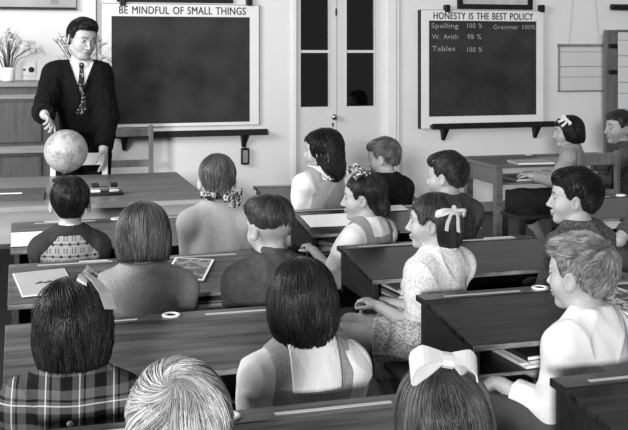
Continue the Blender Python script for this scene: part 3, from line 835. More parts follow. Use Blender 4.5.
    for s in (-1, 1):
        if sit:
            hp = A3((s * .062, .02, .475)); kn = A3((s * .075 * cl - .37 * sl, s * .075 * sl + .37 * cl, .475)); an = kn + (A3((.2 * sl, -.2 * cl, -.37)) if legturn else A3((0, -.05, -.385))); to = an + A3((-sl * .12, cl * .12, -.045))
        else:
            hp = A3((s * .09, 0, .90)); kn = A3((s * .10, .02, .50)); an = A3((s * .11, -.01, .09)); to = A3((s * .13, .15, .035))
        lg.append((hp, kn, an, to))
    tr, kr, ar = ((.068, .046, .028) if child else (.088, .058, .042))
    def leg(p, i, t=0.0, upto=2.0):
        hp, kn, an, to = lg[i]
        d = seg(p, hp, hp + (kn - hp) * min(1, upto), tr + t, tr + (kr - tr) * min(1, upto) + t)
        if upto > 1:
            e_ = kn + (an - kn) * (upto - 1)
            d = smin(d, seg(p, kn, e_, kr + t, kr + (ar - kr) * (upto - 1) + t), .02)
            if t == 0: d = smin(d, ell(p, kn + (an - kn) * .3 + A3((0, -.012, 0)), (.036, .042, .09)), .03)
        return d
    def foot(p, i, t=0.0):
        hp, kn, an, to = lg[i]; return smin(seg(p, an, an + A3((0, 0, -.035)), ar + t * .5, .032 + t), seg(p, an + (to - an) * .1 + A3((0, 0, -.03)), to, .032 + t, .030 + t), .02)
    def body(p):
        h = toH(p); d = head_sdf(h, child, ears=hair.get('ears', True)) * hs
        d = smin(d, seg(p, nb, C + A3((0, 0, -.02)), nr, nr * 1.12), .022)
        d = smin(d, torso(p), .03)
        for i in (0, 1): d = smin(d, smin(arm(p, i), hand(p, i), .01), .018)
        for i in (0, 1): d = smin(d, smin(leg(p, i), foot(p, i), .02), .03)
        return d
    pts = [hc, C, P0] + [q for a in arms for q in a[:3]] + [q for l in lg for q in l]
    lo = np.min(pts, 0) - .19; hi = np.max(pts, 0) + .19; lo[2] = -.02 + 0; hi[2] = zc + .06
    lo[2] = -.03
    V, Q = surf(body, lo, hi, vox)
    hp_ = toH(V); inh = (hp_[:, 2] > -.13) & (np.abs(hp_[:, 0]) < .1) & (np.abs(hp_[:, 1]) < .13)
    tone = np.full(len(V), skin, f4)
    tone[inh] = head_tone(hp_[inh], skin, .1, hair['tone'], hair.get('stub'), brow)
    b = new_mesh('body', V, Q, SKIN, root, True, tone)
    # hair
    st = hair['style']; Vf = hair.get('fn') or hair_volume(st, hair.get('vol', 1), hair.get('top', 0)); rg = hl_fun(hair.get('line') or HAIR[st])
    f = lambda p: smax(Vf(p), rg(p), .004)
    hv, hq = surf(lambda p: f(p), (-.17, -.19, -.30), (.17, .17, .16), .005 if vox > .0045 else .004)
    hbase = (hv * hs) @ HR.T + hc
    ho = new_mesh('hair', hbase, hq, HAIRM, root, True, np.full(len(hv), hair['tone'] * .6, f4))
    okk = (np.abs(Vf(hv)) < .002)
    cand = hv[okk]; N = hair.get('n', 1300)
    seeds = cand[RNG.integers(0, len(cand), N)] + RNG.normal(0, .002, (N, 3)).astype(f4)
    sv, sf, stn = strands(Vf, rg, seeds.astype(f4), hair.get('whorl', (0, -.06, .10)), hair.get('grav', .5), hair.get('L', (.04, .08)), rad=hair.get('rad', .0012),
                          wav=hair.get('wav', 0), spread=hair.get('spread', .0025), fly=hair.get('fly', 0), swirl=hair.get('swirl', 0), push=hair.get('push', (0, 0, 0)), zfree=hair.get('zfree', -9), inward=hair.get('inward', 0))
    new_mesh('hair_locks', (sv * hs) @ HR.T + hc, sf, HAIRM, ho, True, stn * hair['tone'])
    for (bp, nrm, up, size, wd, tails, bm_, nm) in hair.get('bows', ()):
        v, fc = bow_parts(size, wd, tails)
        nrm = np.array(nrm, float); nrm /= np.linalg.norm(nrm); up = np.array(up, float); up -= nrm * (up @ nrm); up /= np.linalg.norm(up)
        Rb = np.stack([np.cross(nrm, up), nrm, up], 1).astype(f4); v = np.array(v, f4) @ Rb.T + A3(bp)
        new_mesh(nm, (v * hs) @ HR.T + hc, fc, bm_, ho)
    for (pts_, wds, dr, bm_, nm) in hair.get('strips', ()):
        v, fc = ribbon_strip(pts_, dr, wds); new_mesh(nm, (np.array(v, f4) * hs) @ HR.T + hc, fc, bm_, ho)
    # clothes
    ctx = dict(torso=torso, arm=arm, leg=leg, foot=foot, C=C, P0=P0, Sh=Sh, arms=arms, lg=lg, nb=nb, nr=nr, sh=sh, shz=shz, tl=tl, at_=at_, zc=zc, hs=hs, bs=bs, toH=toH, hc=hc, lean=lean)
    for (nm, fn, m_, vx) in (cloth or []):
        v, q = surf(lambda p: fn(p, ctx), lo, hi, vx or vox)
        if len(v): new_mesh(nm, v, q, m_, root, True)
    if shoe:
        for i in (0, 1):
            an = lg[i][2]
            g = lambda p: smax(foot(p, i, .006), p[:, 2] - float(an[2]) - .0, .005)
            v, q = surf(g, np.min([an, lg[i][3]], 0) - .09, np.max([an, lg[i][3]], 0) + .09, .008)
            if len(v): new_mesh('shoe', v, q, M['black'], root, True)
    return root

# ---- garments: functions of the figure
def folds(p, amp, fr=38, seed=0):
    x, y, z = p[:, 0] + seed, p[:, 1], p[:, 2]
    u = x + .035 * np.sin(19 * z + 2 * seed) + .02 * np.sin(31 * y); v = z + .03 * np.sin(23 * x + seed) + .02 * np.sin(37 * y + seed)
    a = np.abs(np.sin(fr * .55 * (u * 1.3 + v * .45 + y * .3))); b = np.abs(np.sin(fr * .5 * (u * .9 - v * .7 + .5 * y) + 1.3 * seed))
    m = .5 + .5 * np.sin(11 * (u - v) + seed) * np.sin(13 * (y + v) + 2)
    return amp * 2.2 * ((1 - a) ** 2 * m + (1 - b) ** 2 * (1 - m) - .35)
def top(th=.010, sl=.6, neck=.006, low=None, amp=.002, sleeves=True, k=.02, loose=0.0, puff=0, seed=0, hem=None, back_v=0):
    def g(p, c):
        d = c['torso'](p, th); t0 = d
        if sleeves:
            for i in (0, 1):
                a = c['arm'](p, i, th + loose, sl); t0 = np.maximum(t0, -.5); d = d + .0016 * np.exp(-((a - t0) / .0045) ** 2)
                if puff: a = smin(a, ell(p, c['arms'][i][0] + (c['arms'][i][1] - c['arms'][i][0]) * .32, (.050 * puff, .050 * puff, .062 * puff)), .02)
                d = smin(d, a, k + .02)
        d = d - folds(p, amp, seed=seed)
        d = smax(d, -(seg(p, c['nb'], c['C'] + A3((0, 0, -.03)), c['nr'] + neck, c['nr'] * 1.15 + neck)), .004)
        d = smax(d, p[:, 2] - (c['C'][2] + .030), .006)
        d = smax(d, (hem if hem is not None else c['P0'][2] - .04) - p[:, 2], .006)
        if sleeves:
            for i in (0, 1):           # clean cuff
                a, E, W_, _ = c['arms'][i]
                if sl <= 1: o = a + (E - a) * sl; n_ = (E - a) / np.linalg.norm(E - a)
                else: o = E + (W_ - E) * (sl - 1); n_ = (W_ - E) / np.linalg.norm(W_ - E)
                cut = (p - o) @ n_.astype(f4); near = c['arm'](p, i, .0) - .045
                d = np.where((near < 0) & (cut > -.004) & (cut < .09) & (c['torso'](p, th) > .004), np.maximum(d, cut), d)
        return d
    return g
def collar(w=.022, th=.005, flare=.012, z0=-.012, h=.030, gap=None):
    def g(p, c):
        C = c['C']; n0 = C + A3((0, 0, z0)); up = (c['nb'] - C); up = up / np.linalg.norm(up)
        r = c['nr'] * 1.1
        o = seg(p, n0 - up * .012, n0 + up * h, r + flare + th, r + th * 1.2); i_ = seg(p, n0 - up * .03, n0 + up * (h + .03), r + flare * .6 + .001, r + .0005)
        d = smax(o, -i_, .002); zz = (p - n0) @ up.astype(f4)
        d = smax(smax(d, zz - h, .003), -zz - .012, .003)
        return d
    return g
def flat_collar(rad=.078, th=.017, shape='round', z=.125):
    """collar lying on the shoulders"""
    def g(p, c):
        d = np.abs(c['torso'](p, th) + .001) - .0028
        C = c['C']; q = p - C
        if shape == 'round': r = np.sqrt(q[:, 0] ** 2 + (q[:, 1]) ** 2) - rad
        else: r = np.maximum(np.abs(q[:, 0]) - rad, np.maximum(-(q[:, 1] + rad * 3), q[:, 1] - rad * 1.1)); r = np.maximum(r, np.maximum(-(q[:, 2] + .115), q[:, 1] - .02))
        d = smax(d, r, .004); d = smax(d, -(q[:, 2] + (.10 if shape == 'round' else z)), .003)
        d = smax(d, -(seg(p, c['nb'], C + A3((0, 0, -.03)), c['nr'] + .004, c['nr'] * 1.15 + .004)), .003)
        return smax(d, q[:, 2] - .034, .004)
    return g
def pinafore(th=.017, strap=.042, back_z=.14, amp=.0015, hem=None, front=True, vback=False):
    def g(p, c):
        d = c['torso'](p, th) - folds(p, amp, seed=3); C = c['C']; q = p - C
        for i in (0, 1): d = smax(d, -(c['arm'](p, i, .022, .55)), .01)
        ax = np.abs(q[:, 0])
        if vback: hole = smax(ax - (.005 + np.clip(q[:, 2] + back_z, 0, 1) * .62), -(q[:, 2] + back_z), .004)
        else: hole = smax(ax - (c['sh'] - strap - .018), -(q[:, 2] + back_z), .01)
        d = smax(d, -hole, .004)
        d = smax(d, ax - (c['sh'] - .012), .01) if not vback else smax(d, ax - (c['sh'] - .016), .01)
        return smax(d, (hem if hem is not None else c['P0'][2] - .05) - p[:, 2], .006)
    return g
def skirt(th=.02, upto=.95, flare=.05, hem=None, amp=.004, seed=0):
    def g(p, c):
        d = ell(p, c['P0'], (.14 + th, .115 + th, .10 + th))
        for i in (0, 1): d = smin(d, c['leg'](p, i, th, upto), .09)
        m0 = (c['lg'][0][0] + c['lg'][1][0]) / 2; m1 = (c['lg'][0][1] + c['lg'][1][1]) / 2
        mid = m0 + (m1 - m0) * upto
        d = smin(d, seg(p, m0 + A3((0, 0, -.03)), mid + A3((0, 0, -flare)), .10, .10), .06)
        d = d - folds(p, amp, 60, seed)
        v = (m1 - m0); v = v / np.linalg.norm(v)
        d = smax(d, (p - mid) @ v.astype(f4) - .02, .006)
        d = smax(d, p[:, 2] - (c['P0'][2] + .16), .01)
        if hem is not None: d = smax(d, hem - p[:, 2], .01)
        return d
    return g
def trousers(upto=.8, th=.012, sit=True):
    def g(p, c):
        d = c['torso'](p, th)
        d = smax(d, p[:, 2] - (c['P0'][2] + .09), .01)
        for i in (0, 1): d = smin(d, c['leg'](p, i, th, upto), .03)
        d = d - folds(p, .002, 30)
        return d
    return g
# ---- cloths
def cloth_mat(n, v, var=.10, scale=14, bump=.15, bs_=220, rough=.9, crease=1.0): 
    m = mat(n, v, rough, var, scale, bump=bump, bscale=bs_, spec=.08); nt = m.node_tree; L = nt.links
    b1 = [q for q in nt.nodes if q.type == 'BUMP'][0]; b1.inputs['Distance'].default_value = .003
    mp = [q for q in nt.nodes if q.type == 'MAPPING'][0]
    for sc, st, ds in ((6.5, .32, .030), (15, .12, .012)):          # soft creases, then finer ones
        n2 = node(nt, 'ShaderNodeTexNoise'); n2.inputs['Scale'].default_value = sc; n2.inputs['Detail'].default_value = .8; n2.inputs['Distortion'].default_value = .7; st = st * crease
        mp2 = node(nt, 'ShaderNodeMapping'); mp2.inputs['Scale'].default_value = (1.5, 1, .55); mp2.inputs['Rotation'].default_value = (.3, .5, .4)
        L.new(mp.outputs[0], mp2.inputs[0]); L.new(mp2.outputs[0], n2.inputs['Vector'])
        rm = node(nt, 'ShaderNodeMath', operation='PINGPONG'); rm.inputs[1].default_value = .22; L.new(n2.outputs[0], rm.inputs[0])
        b2 = node(nt, 'ShaderNodeBump'); b2.inputs['Strength'].default_value = st; b2.inputs['Distance'].default_value = ds * 3
        L.new(rm.outputs[0], b2.inputs['Height']); L.new(b1.outputs[0], b2.inputs['Normal']); b1 = b2
    L.new(b1.outputs[0], nt.nodes['Principled BSDF'].inputs['Normal'])
    return m
M['white_cloth'] = cloth_mat('white cotton', .62, .04)
M['blouse'] = cloth_mat('white blouse cotton', .62, .04)
M['grey_pin'] = cloth_mat('grey pinafore cloth', .26, .2, 160, .4, crease=.6)
M['grey_pin2'] = cloth_mat('mid grey pinafore cloth', .22)
M['jumper'] = cloth_mat('grey knitted jumper', .23, .20, 150, .7, 240, crease=.12)
M['light_jumper'] = cloth_mat('pale fine knit', .33, .16, 150, .6, 260, crease=.15)
M['jacket'] = cloth_mat('dark grey wool jacket', .060, .2, 40, .3, 260)
M['jacket2'] = cloth_mat('charcoal flecked wool', .055, .4, 70, .3, 260)
M['suit'] = cloth_mat('black suiting', .006, .1, 10, .05)
M['dark_knit'] = cloth_mat('dark knitted pullover', .030, .2, 40, .3, 260)
M['navy'] = cloth_mat('near black pullover', .012, .2, 40, .2, 260)
M['shorts'] = cloth_mat('grey shorts', .06)
M['skirt_dark'] = cloth_mat('black skirt', .014)
M['skirt_grey'] = cloth_mat('light grey skirt', .22)
M['ribbon_white'] = mat('white satin ribbon', .56, .5, .05, 40)
M['ribbon_grey'] = mat('pale grey satin ribbon', .30, .4, .12, 40)
# argyle-like knitted back
m_ = cloth_mat('patterned pullover', .3); e_ = Mx(m_)
zz_ = e_.op('FRACT', e_.op('DIVIDE', e_.z, .052)); row1 = e_.op('LESS_THAN', zz_, .5)
fx = e_.op('FRACT', e_.op('ADD', e_.op('DIVIDE', e_.x, .036), 50)); ax2 = e_.op('ABSOLUTE', e_.op('SUBTRACT', fx, .5))
bars = e_.op('MULTIPLY', row1, e_.op('MULTIPLY', e_.op('LESS_THAN', ax2, .26), e_.op('GREATER_THAN', ax2, .09)))
rung = e_.op('GREATER_THAN', e_.op('FRACT', e_.op('DIVIDE', e_.z, .0075)), .42); bars = e_.op('MULTIPLY', bars, rung)
dz = e_.op('ABSOLUTE', e_.op('SUBTRACT', zz_, .76)); dia = e_.op('LESS_THAN', e_.op('ADD', e_.op('MULTIPLY', e_.op('ABSOLUTE', e_.op('SUBTRACT', ax2, .5)), 1.3), e_.op('MULTIPLY', dz, 2.2)), .34)
lin = e_.op('LESS_THAN', dz, .035)
pt = e_.op('MINIMUM', e_.op('ADD', e_.op('ADD', bars, dia), lin), 1.0)
e_.base(e_.op('SUBTRACT', .27, e_.op('MULTIPLY', pt, .24)), m_); M['argyle'] = m_
# plaid dress
m_ = cloth_mat('plaid wool', .1, bump=.2); e_ = Mx(m_)
dk = e_.op('ADD', e_.band(e_.x, .085, .30, .030), e_.band(e_.z, .085, .10, .030))
thin = e_.op('ADD', e_.band(e_.x, .085, .75, .003), e_.band(e_.z, .085, .55, .003))
thin2 = e_.op('ADD', e_.band(e_.x, .085, .62, .006), e_.band(e_.z, .085, .42, .006))
v_ = e_.op('SUBTRACT', .105, e_.op('MULTIPLY', dk, .050)); v_ = e_.op('SUBTRACT', v_, e_.op('MULTIPLY', thin2, .06)); v_ = e_.op('MAXIMUM', e_.op('ADD', v_, e_.op('MULTIPLY', thin, .33)), .008)
e_.base(v_, m_); M['plaid'] = m_
def print_mat(n, lo_, hi_, sc, th_=.5):
    m = cloth_mat(n, .5); e = Mx(m); nz = e.noise(sc); s = e.op('GREATER_THAN', nz, th_)
    e.base(e.op('ADD', lo_, e.op('MULTIPLY', s, hi_ - lo_)), m); return m
M['print'] = print_mat('pale sprigged cotton', .52, .68, 120, .46)
M['print2'] = print_mat('sprigged cotton skirt', .20, .42, 120, .48)
M['scarf'] = print_mat('patterned ribbon', .04, .5, 90, .52)
M['check'] = print_mat('flecked grey tweed', .05, .12, 160, .5)
M['tiecloth'] = print_mat('patterned necktie', .015, .22, 75, .57)

Z_SEAT = .395
def P2(x, y, Y): q = at(x, y, Y); return q.x, q.y, q.z

# ================================================================== CHILDREN, row by row
SH = dict
# --- front row, left column
X_, Y_, z_ = P2(70, 176, 4.62)
person('person', 'boy with short black hair in a dark pullover with a patterned pale back', X_, Y_, z_, -3, -3, pitch=2, hs=1.08, lean=.02, sh=.122,
       hair=SH(style='short', tone=.012, n=1500, L=(.03, .05), whorl=(0, -.03, .12), grav=.9, spread=.002,
               stub=lambda p: np.clip((p[:, 2] + .085) / .03, 0, 1) * (p[:, 1] < .0) * .5),
       cloth=[('pullover', lambda p, c: smax(top(.014, 1.7, seed=1, amp=.0015, hem=.42)(p, c), -smax(smax(np.abs(p[:, 0] - c['C'][0]) - (.052 + np.minimum(1.0 * np.clip(c['C'][2] - .02 - p[:, 2], 0, 1), .075)), p[:, 1] - .0, .003), p[:, 2] - (c['C'][2] - .012), .003), .003), M['dark_knit'], .005),
              ('patterned_back', lambda p, c: smax(c['torso'](p, .0135), smax(smax(np.abs(p[:, 0] - c['C'][0]) - (.053 + np.minimum(1.0 * np.clip(c['C'][2] - .02 - p[:, 2], 0, 1), .075)), p[:, 1], .002), smax(p[:, 2] - (c['C'][2] - .010), .42 - p[:, 2], .002), .002), .003), M['argyle'], .005),
              ('collar', collar(flare=.018, z0=-.010, h=.042, th=.006), M['white_cloth'], .004), ('shorts', trousers(), M['shorts'], .009)])
X_, Y_, z_ = P2(217, 154, 4.66)
def bun_volume(p):
    d = hair_volume('tied', 1.1)(p)
    for s in (-1, 1): d = smin(d, ell(p, (s * .034, -.082, -.050), (.026, .022, .022)), .012)
    return d
person('person', 'girl with fair hair rolled at the nape and tied with patterned ribbons', X_, Y_, z_, -6, -4, hs=1.08, sh=.128,
       hair=SH(style='tied', fn=bun_volume, tone=.075, n=1900, L=(.06, .10), whorl=(.01, .02, .16), grav=.9, spread=.0015, rad=.0011,
               bows=[((-.048, -.112, -.038), (-.4, -1, 0), (.1, 0, 1), .036, .024, 0, M['scarf'], 'hair_ribbon'), ((.060, -.104, -.040), (.5, -1, 0), (-.1, 0, 1), .050, .036, 1, M['scarf'], 'hair_ribbon')]),
       cloth=[('jumper', top(.013, 1.8, seed=2, amp=.0, loose=.006), M['light_jumper'], .005), ('neckband', collar(flare=.006, z0=-.006, h=.018, th=.005), M['light_jumper'], .004), ('skirt', skirt(), M['skirt_grey'], .01)])
# --- second row, left column
X_, Y_, z_ = P2(143, 201, 3.64)
person('person', 'girl with a straight brown bob in a plain grey jumper', X_, Y_, z_, -4, -2, pitch=4, hs=1.08, sh=.132, vox=.0045,
       hair=SH(style='bob', tone=.065, n=2600, L=(.07, .12), whorl=(.0, -.01, .125), grav=.35, spread=.003, vol=1.0, rad=.0011, zfree=-.065, line=[(-.12,-.068),(-.02,-.074),(.038,-.070),(.050,-.05),(.056,.02),(.064,.034),(.12,.034)]),
       cloth=[('jumper', top(.016, 1.75, seed=5, amp=.0, loose=.008), M['jumper'], .005), ('neckband', collar(flare=.008, z0=-.012, h=.018, th=.006), M['jumper'], .004), ('collar', collar(flare=.004, z0=.006, h=.022, th=.004), M['white_cloth'], .004), ('skirt', skirt(), M['skirt_grey'], .01)])
X_, Y_, z_ = P2(270, 194, 3.66)
def fade_volume(p): 
    d = ell(p, (0, -.010, .040), (.0765, .090, .077)); return smin(d, ell(p, (0, .055, .075), (.056, .045, .032)), .03)
person('person', 'boy with shaved sides and a long brushed top in a dark wool jacket', X_, Y_, z_, 2, 22, pitch=6, hs=1.08, sh=.125, vox=.0045,
       hair=SH(style='crop', fn=fade_volume, tone=.035, n=2600, L=(.06, .10), whorl=(.012, -.035, .14), grav=.25, spread=.003, rad=.0012, swirl=.5,
               stub=lambda p: np.clip((p[:, 2] + .05) / .05, 0, 1) * (p[:, 1] < .03) * .45),
       cloth=[('jacket', top(.020, 1.85, seed=7, amp=.004, loose=.006), M['jacket'], .005), ('jacket_collar', collar(flare=.016, z0=-.002, h=.048, th=.008), M['jacket'], .005),
              ('shorts', trousers(), M['shorts'], .009)])
# --- third row, left column
X_, Y_, z_ = P2(73, 276, 2.72)
person('person', 'girl in a dark plaid dress with a pale ribbon in her long bob', X_, Y_, z_, -6, -4, pitch=3, hs=1.08, sh=.13, vox=.004,
       hair=SH(style='side', tone=.018, n=3600, L=(.08, .15), whorl=(-.02, .0, .125), grav=.45, spread=.0045, vol=1.02, rad=.0011, zfree=-.06, wav=.0010, fly=.003,
               bows=[((.030, -.025, .120), (.35, -.5, 1), (-.8, .3, .4), .036, .030, 0, M['ribbon_grey'], 'hair_ribbon')],
               strips=[([(.034, -.035, .126), (.056, -.068, .112), (.076, -.085, .088), (.090, -.096, .050)], [.014, .026, .032, .034], (.75, .45, -.15), M['ribbon_grey'], 'ribbon_tail')]),
       cloth=[('dress', top(.014, 1.1, seed=9, amp=.003, puff=1.15, hem=.4), M['plaid'], .0045), ('collar', collar(flare=.010, z0=-.006, h=.022, th=.004), M['white_cloth'], .004),
              ('skirt', skirt(), M['plaid'], .01),
              ('button', lambda p, c: ell(p, c['C'] + A3((0, -.083, -.055)), (.009, .009, .009)), M['ribbon_grey'], .003), ('button', lambda p, c: ell(p, c['C'] + A3((0, -.098, -.105)), (.009, .009, .009)), M['ribbon_grey'], .003)])
X_, Y_, z_ = P2(302, 257, 2.74)
person('person', 'girl with a dark bob in a white square-collared blouse under a grey pinafore', X_, Y_, z_, 4, -8, pitch=5, roll=-2, hs=1.08, sh=.132, vox=.004,
              hair=SH(style='bob', tone=.014, n=3600, L=(.08, .14), whorl=(.0, .0, .13), grav=.4, spread=.003, vol=1.02, rad=.0011, zfree=-.08),
       cloth=[('blouse', top(.012, .82, seed=12, amp=.004, puff=1.25, loose=.012), M['blouse'], .0045), ('pinafore', pinafore(.018, .058, .085), M['grey_pin'], .0045),
              ('square_collar', flat_collar(.074, .027, 'square', .10), M['blouse'], .004), ('collar', collar(flare=.010, z0=-.008, h=.022, th=.004), M['blouse'], .004), ('skirt', skirt(.022), M['grey_pin'], .01)])
# --- last row
X_, Y_, z_ = P2(178, 366, 1.78)
person('person', 'child with pale blond hair at the bottom edge, only the top of the head showing', X_, Y_, z_, 0, -4, hs=1.06, pitch=0, vox=.004, sh=.125, shoe=False,
       hair=SH(style='short', tone=.36, n=7000, L=(.06, .11), whorl=(-.018, -.058, .098), grav=.0, spread=.0045, fly=.002, rad=.0010, swirl=1.6, top=.003, vol=1.5),
       cloth=[('shirt', top(.012, 1.6, seed=15), M['white_cloth'], .007), ('shorts', trousers(), M['shorts'], .01)])
X_, Y_, z_ = P2(440, 361, 1.86)
person('person', 'girl at the bottom edge with a large white bow on straight brown hair', X_, Y_, z_, 4, 8, hs=1.06, pitch=0, vox=.004, sh=.125, shoe=False,
       hair=SH(style='side', tone=.055, n=4200, L=(.09, .15), whorl=(-.012, -.01, .125), grav=.4, spread=.0035, rad=.0011, zfree=-.07,
               bows=[((-.004, -.030, .126), (0, -.5, 1), (.42, .9, .5), .068, .050, 0, M['ribbon_white'], 'hair_bow')]),
       cloth=[('dress', top(.012, 1.2, seed=16), M['grey_pin2'], .007), ('skirt', skirt(), M['grey_pin2'], .01)])
# --- middle column, nearest the doors
X_, Y_, z_ = P2(322, 129, 5.66)
person('person', 'girl with long dark curls in a white blouse and grey pinafore', X_, Y_, z_, 12, 56, hs=1.08, sh=.135,
       hair=SH(style='long', tone=.010, n=2200, L=(.09, .17), whorl=(.0, .02, .13), grav=.6, spread=.006, wav=.0055, rad=.0018, zfree=-.17, fly=.001, vol=1.07),
       cloth=[('blouse', top(.012, .85, seed=21, amp=.003, puff=1.35, loose=.014), M['blouse'], .006), ('pinafore', pinafore(.018, .060, .045), M['grey_pin'], .006),
              ('collar', flat_collar(.098, .026), M['blouse'], .005), ('skirt', skirt(), M['grey_pin'], .01)])
X_, Y_, z_ = P2(384, 138, 5.68)
person('person', 'boy with short light brown hair in a near-black pullover', X_, Y_, z_, 14, 50, pitch=8, hs=1.04, sh=.128, lean=.06,
       hair=SH(style='short', tone=.11, n=1500, L=(.04, .07), whorl=(0, -.06, .11), grav=.1, spread=.004, top=.004, push=(0, .8, 0)),
       cloth=[('pullover', top(.016, 1.8, seed=22), M['navy'], .006), ('shorts', trousers(), M['shorts'], .01)])
# --- middle column, second row
X_, Y_, z_ = P2(364, 172, 4.66)
person('person', 'girl in a white blouse and grey pinafore with a patterned ribbon bow', X_, Y_, z_, 32, 62, pitch=0, hs=1.08, sh=.125, legturn=28,
       hands={'L': SH(at=(-.06, .30, .60), curl=30), 'R': SH(at=(.08, .30, .60))},
       hair=SH(style='tied', tone=.016, n=1900, L=(.06, .10), whorl=(.02, .02, .14), grav=.7, spread=.002,
               fn=lambda p: smin(hair_volume('tied', 1.1)(p), ell(p, (0, -.085, -.05), (.05, .035, .055)), .02),
               bows=[((-.02, .01, .122), (-.5, -.4, 1), (.5, -.6, .5), .058, .036, 1, M['scarf'], 'hair_ribbon')]),
       cloth=[('blouse', top(.012, .85, seed=24, amp=.003, puff=1.3, loose=.012), M['blouse'], .005), ('pinafore', pinafore(.018, .045, .06, vback=False), M['grey_pin2'], .0055),
              ('collar', flat_collar(.064, .026), M['blouse'], .0045), ('skirt', skirt(.03, .95, .12), M['skirt_grey'], .008)])
X_, Y_, z_ = P2(447, 152, 4.67)
person('person', 'boy with dark parted hair and a grey flecked pullover, ear and cheek in view', X_, Y_, z_, 14, 42, pitch=2, hs=1.06, sh=.128,
       hair=SH(style='short', tone=.025, n=1700, L=(.05, .08), whorl=(.03, -.05, .11), grav=.1, spread=.003, top=.004, push=(-.6, .7, 0)),
       cloth=[('pullover', top(.016, 1.0, seed=25, amp=.003, loose=.008), M['jacket'], .005), ('shirt_sleeve', top(.010, 1.0, seed=25), M['white_cloth'], .006), ('collar', collar(flare=.006, z0=-.002, h=.018), M['jacket'], .005), ('shorts', trousers(), M['shorts'], .01)])
# --- middle column, third row
X_, Y_, z_ = P2(434, 191, 3.72)
person('person', 'girl in a pale printed dress with a white ribbon bow behind her dark hair', X_, Y_, z_, 30, 56, pitch=-2, hs=1.06, sh=.118, vox=.004, lean=.02, legturn=30,
       hands={'L': SH(at=(-.14, .19, .585), curl=35, pole=(.2, -.9, -1)), 'R': SH(at=(-.06, .24, .58), curl=40)},
       hair=SH(style='side', tone=.028, n=2800, L=(.07, .12), whorl=(.01, .0, .125), grav=.4, spread=.003, vol=.98, rad=.0011, zfree=-.08,
               line=[(-.12,-.088),(-.040,-.080),(-.026,.010),(-.004,.024),(.012,.020),(.026,.000),(.040,.004),(.052,.036),(.066,.046),(.12,.046)],
               bows=[((-.062, -.082, .062), (-.85, -.8, .2), (.1, -.1, 1), .066, .020, 1, M['ribbon_white'], 'hair_bow')]),
       cloth=[('dress', top(.014, .8, seed=31, amp=.005, puff=1.45, loose=.016), M['print'], .0045), ('collar', flat_collar(.072, .019), M['print'], .004), ('collar_trim', collar(flare=.010, z0=-.012, h=.018, th=.004), M['white_cloth'], .004),
              ('skirt', skirt(.024, .60, .10, amp=.007), M['print2'], .006)])
X_, Y_, z_ = P2(575, 169, 3.78)
person('person', 'boy with thick black hair and a dark flecked jacket, in profile', X_, Y_, z_, 22, 56, pitch=-3, hs=1.08, sh=.125, vox=.0045,
       hair=SH(style='short', tone=.010, n=2200, L=(.05, .08), whorl=(.0, -.06, .11), grav=.1, spread=.004, top=.006, push=(-.2, .8, 0), vol=1.1),
       cloth=[('jacket', top(.022, 1.85, seed=33, amp=.004, loose=.006), M['check'], .005), ('jacket_collar', collar(flare=.014, z0=-.016, h=.022, th=.006), M['jacket2'], .005), ('collar', collar(flare=.004, z0=.0, h=.030, th=.004), M['white_cloth'], .004), ('shorts', trousers(), M['shorts'], .01)])
# --- middle column, fourth row
X_, Y_, z_ = P2(581, 234, 2.74)
person('person', 'boy with tousled fair hair in a white shirt with rolled cuffs', X_, Y_, z_, 24, 30, pitch=0, hs=1.08, sh=.130, vox=.0035, lean=.06, legturn=22,
       hands={'L': SH(at=(-.13, .27, .56), dir=(-.1, 1, .15), palm=(.5, 0, -1), curl=(30, 38, 42, 46), pole=(.1, -.6, -1)), 'R': SH(at=(.05, .27, .56))},
       hair=SH(style='short', tone=.20, n=4200, L=(.022, .050), whorl=(.012, -.066, .082), grav=.0, spread=.005, fly=.005, top=.0, vol=.9, rad=.0010, swirl=.4,
               stub=lambda p: np.clip((p[:, 2] + .07) / .05, 0, 1) * (p[:, 1] < .02) * .35),
       cloth=[('shirt', top(.015, 1.68, seed=41, amp=.005, loose=.008), M['white_cloth'], .0045), ('shirt_collar', collar(flare=.012, z0=-.014, h=.026, th=.006), M['white_cloth'], .004), ('shorts', trousers(.75, .016), M['shorts'], .008)])
# --- right: table by the wall
X_, Y_, z_ = P2(568, 115, 6.72)
person('person', 'girl with bobbed black hair and white bow at the table by the wall', X_, Y_, z_, 48, 72, pitch=2, hs=1.08, sh=.125, legturn=15,
       hands={'L': SH(at=(-.05, .30, .66)), 'R': SH(at=(.08, .30, .66))},
       hair=SH(style='side', tone=.010, n=1500, L=(.07, .11), whorl=(0, .0, .125), grav=.4, spread=.003, vol=1.03, bows=[((-.062, .018, .086), (-1, .1, .6), (.1, -.9, .5), .050, .026, 1, M['ribbon_white'], 'hair_bow')],
               line=[(-.12, -.075), (-.02, -.075), (.030, -.055), (.042, -.02), (.052, .02), (.066, .045), (.12, .045)]),
       cloth=[('blouse', top(.016, 1.75, seed=51, amp=.003), M['grey_pin'], .006), ('collar', collar(flare=.010, z0=-.006, h=.024), M['light_jumper'], .005), ('skirt', skirt(.026, 1.3, .02), M['skirt_dark'], .008)])
X_, Y_, z_ = P2(620, 110, 6.95)
person('person', 'boy in a grey shirt looking left at the right edge beside the wooden post', X_, Y_, z_, 52, 82, pitch=-3, hs=1.22, sh=.135, lean=.02,
       hands={'L': SH(at=(-.08, .25, .62)), 'R': SH(at=(.08, .28, .62))},
       hair=SH(style='short', tone=.035, n=1400, L=(.04, .07), whorl=(0, -.05, .11), grav=.1, spread=.003, push=(0, .6, 0)),
       cloth=[('shirt', top(.014, 1.6, seed=55, amp=.003), M['check'], .006), ('shirt_collar', collar(flare=.012, z0=-.014, h=.026, th=.006), M['light_jumper'], .005), ('shorts', trousers(), M['shorts'], .01)])
X_, Y_, z_ = 3.27, 4.64, 1.08
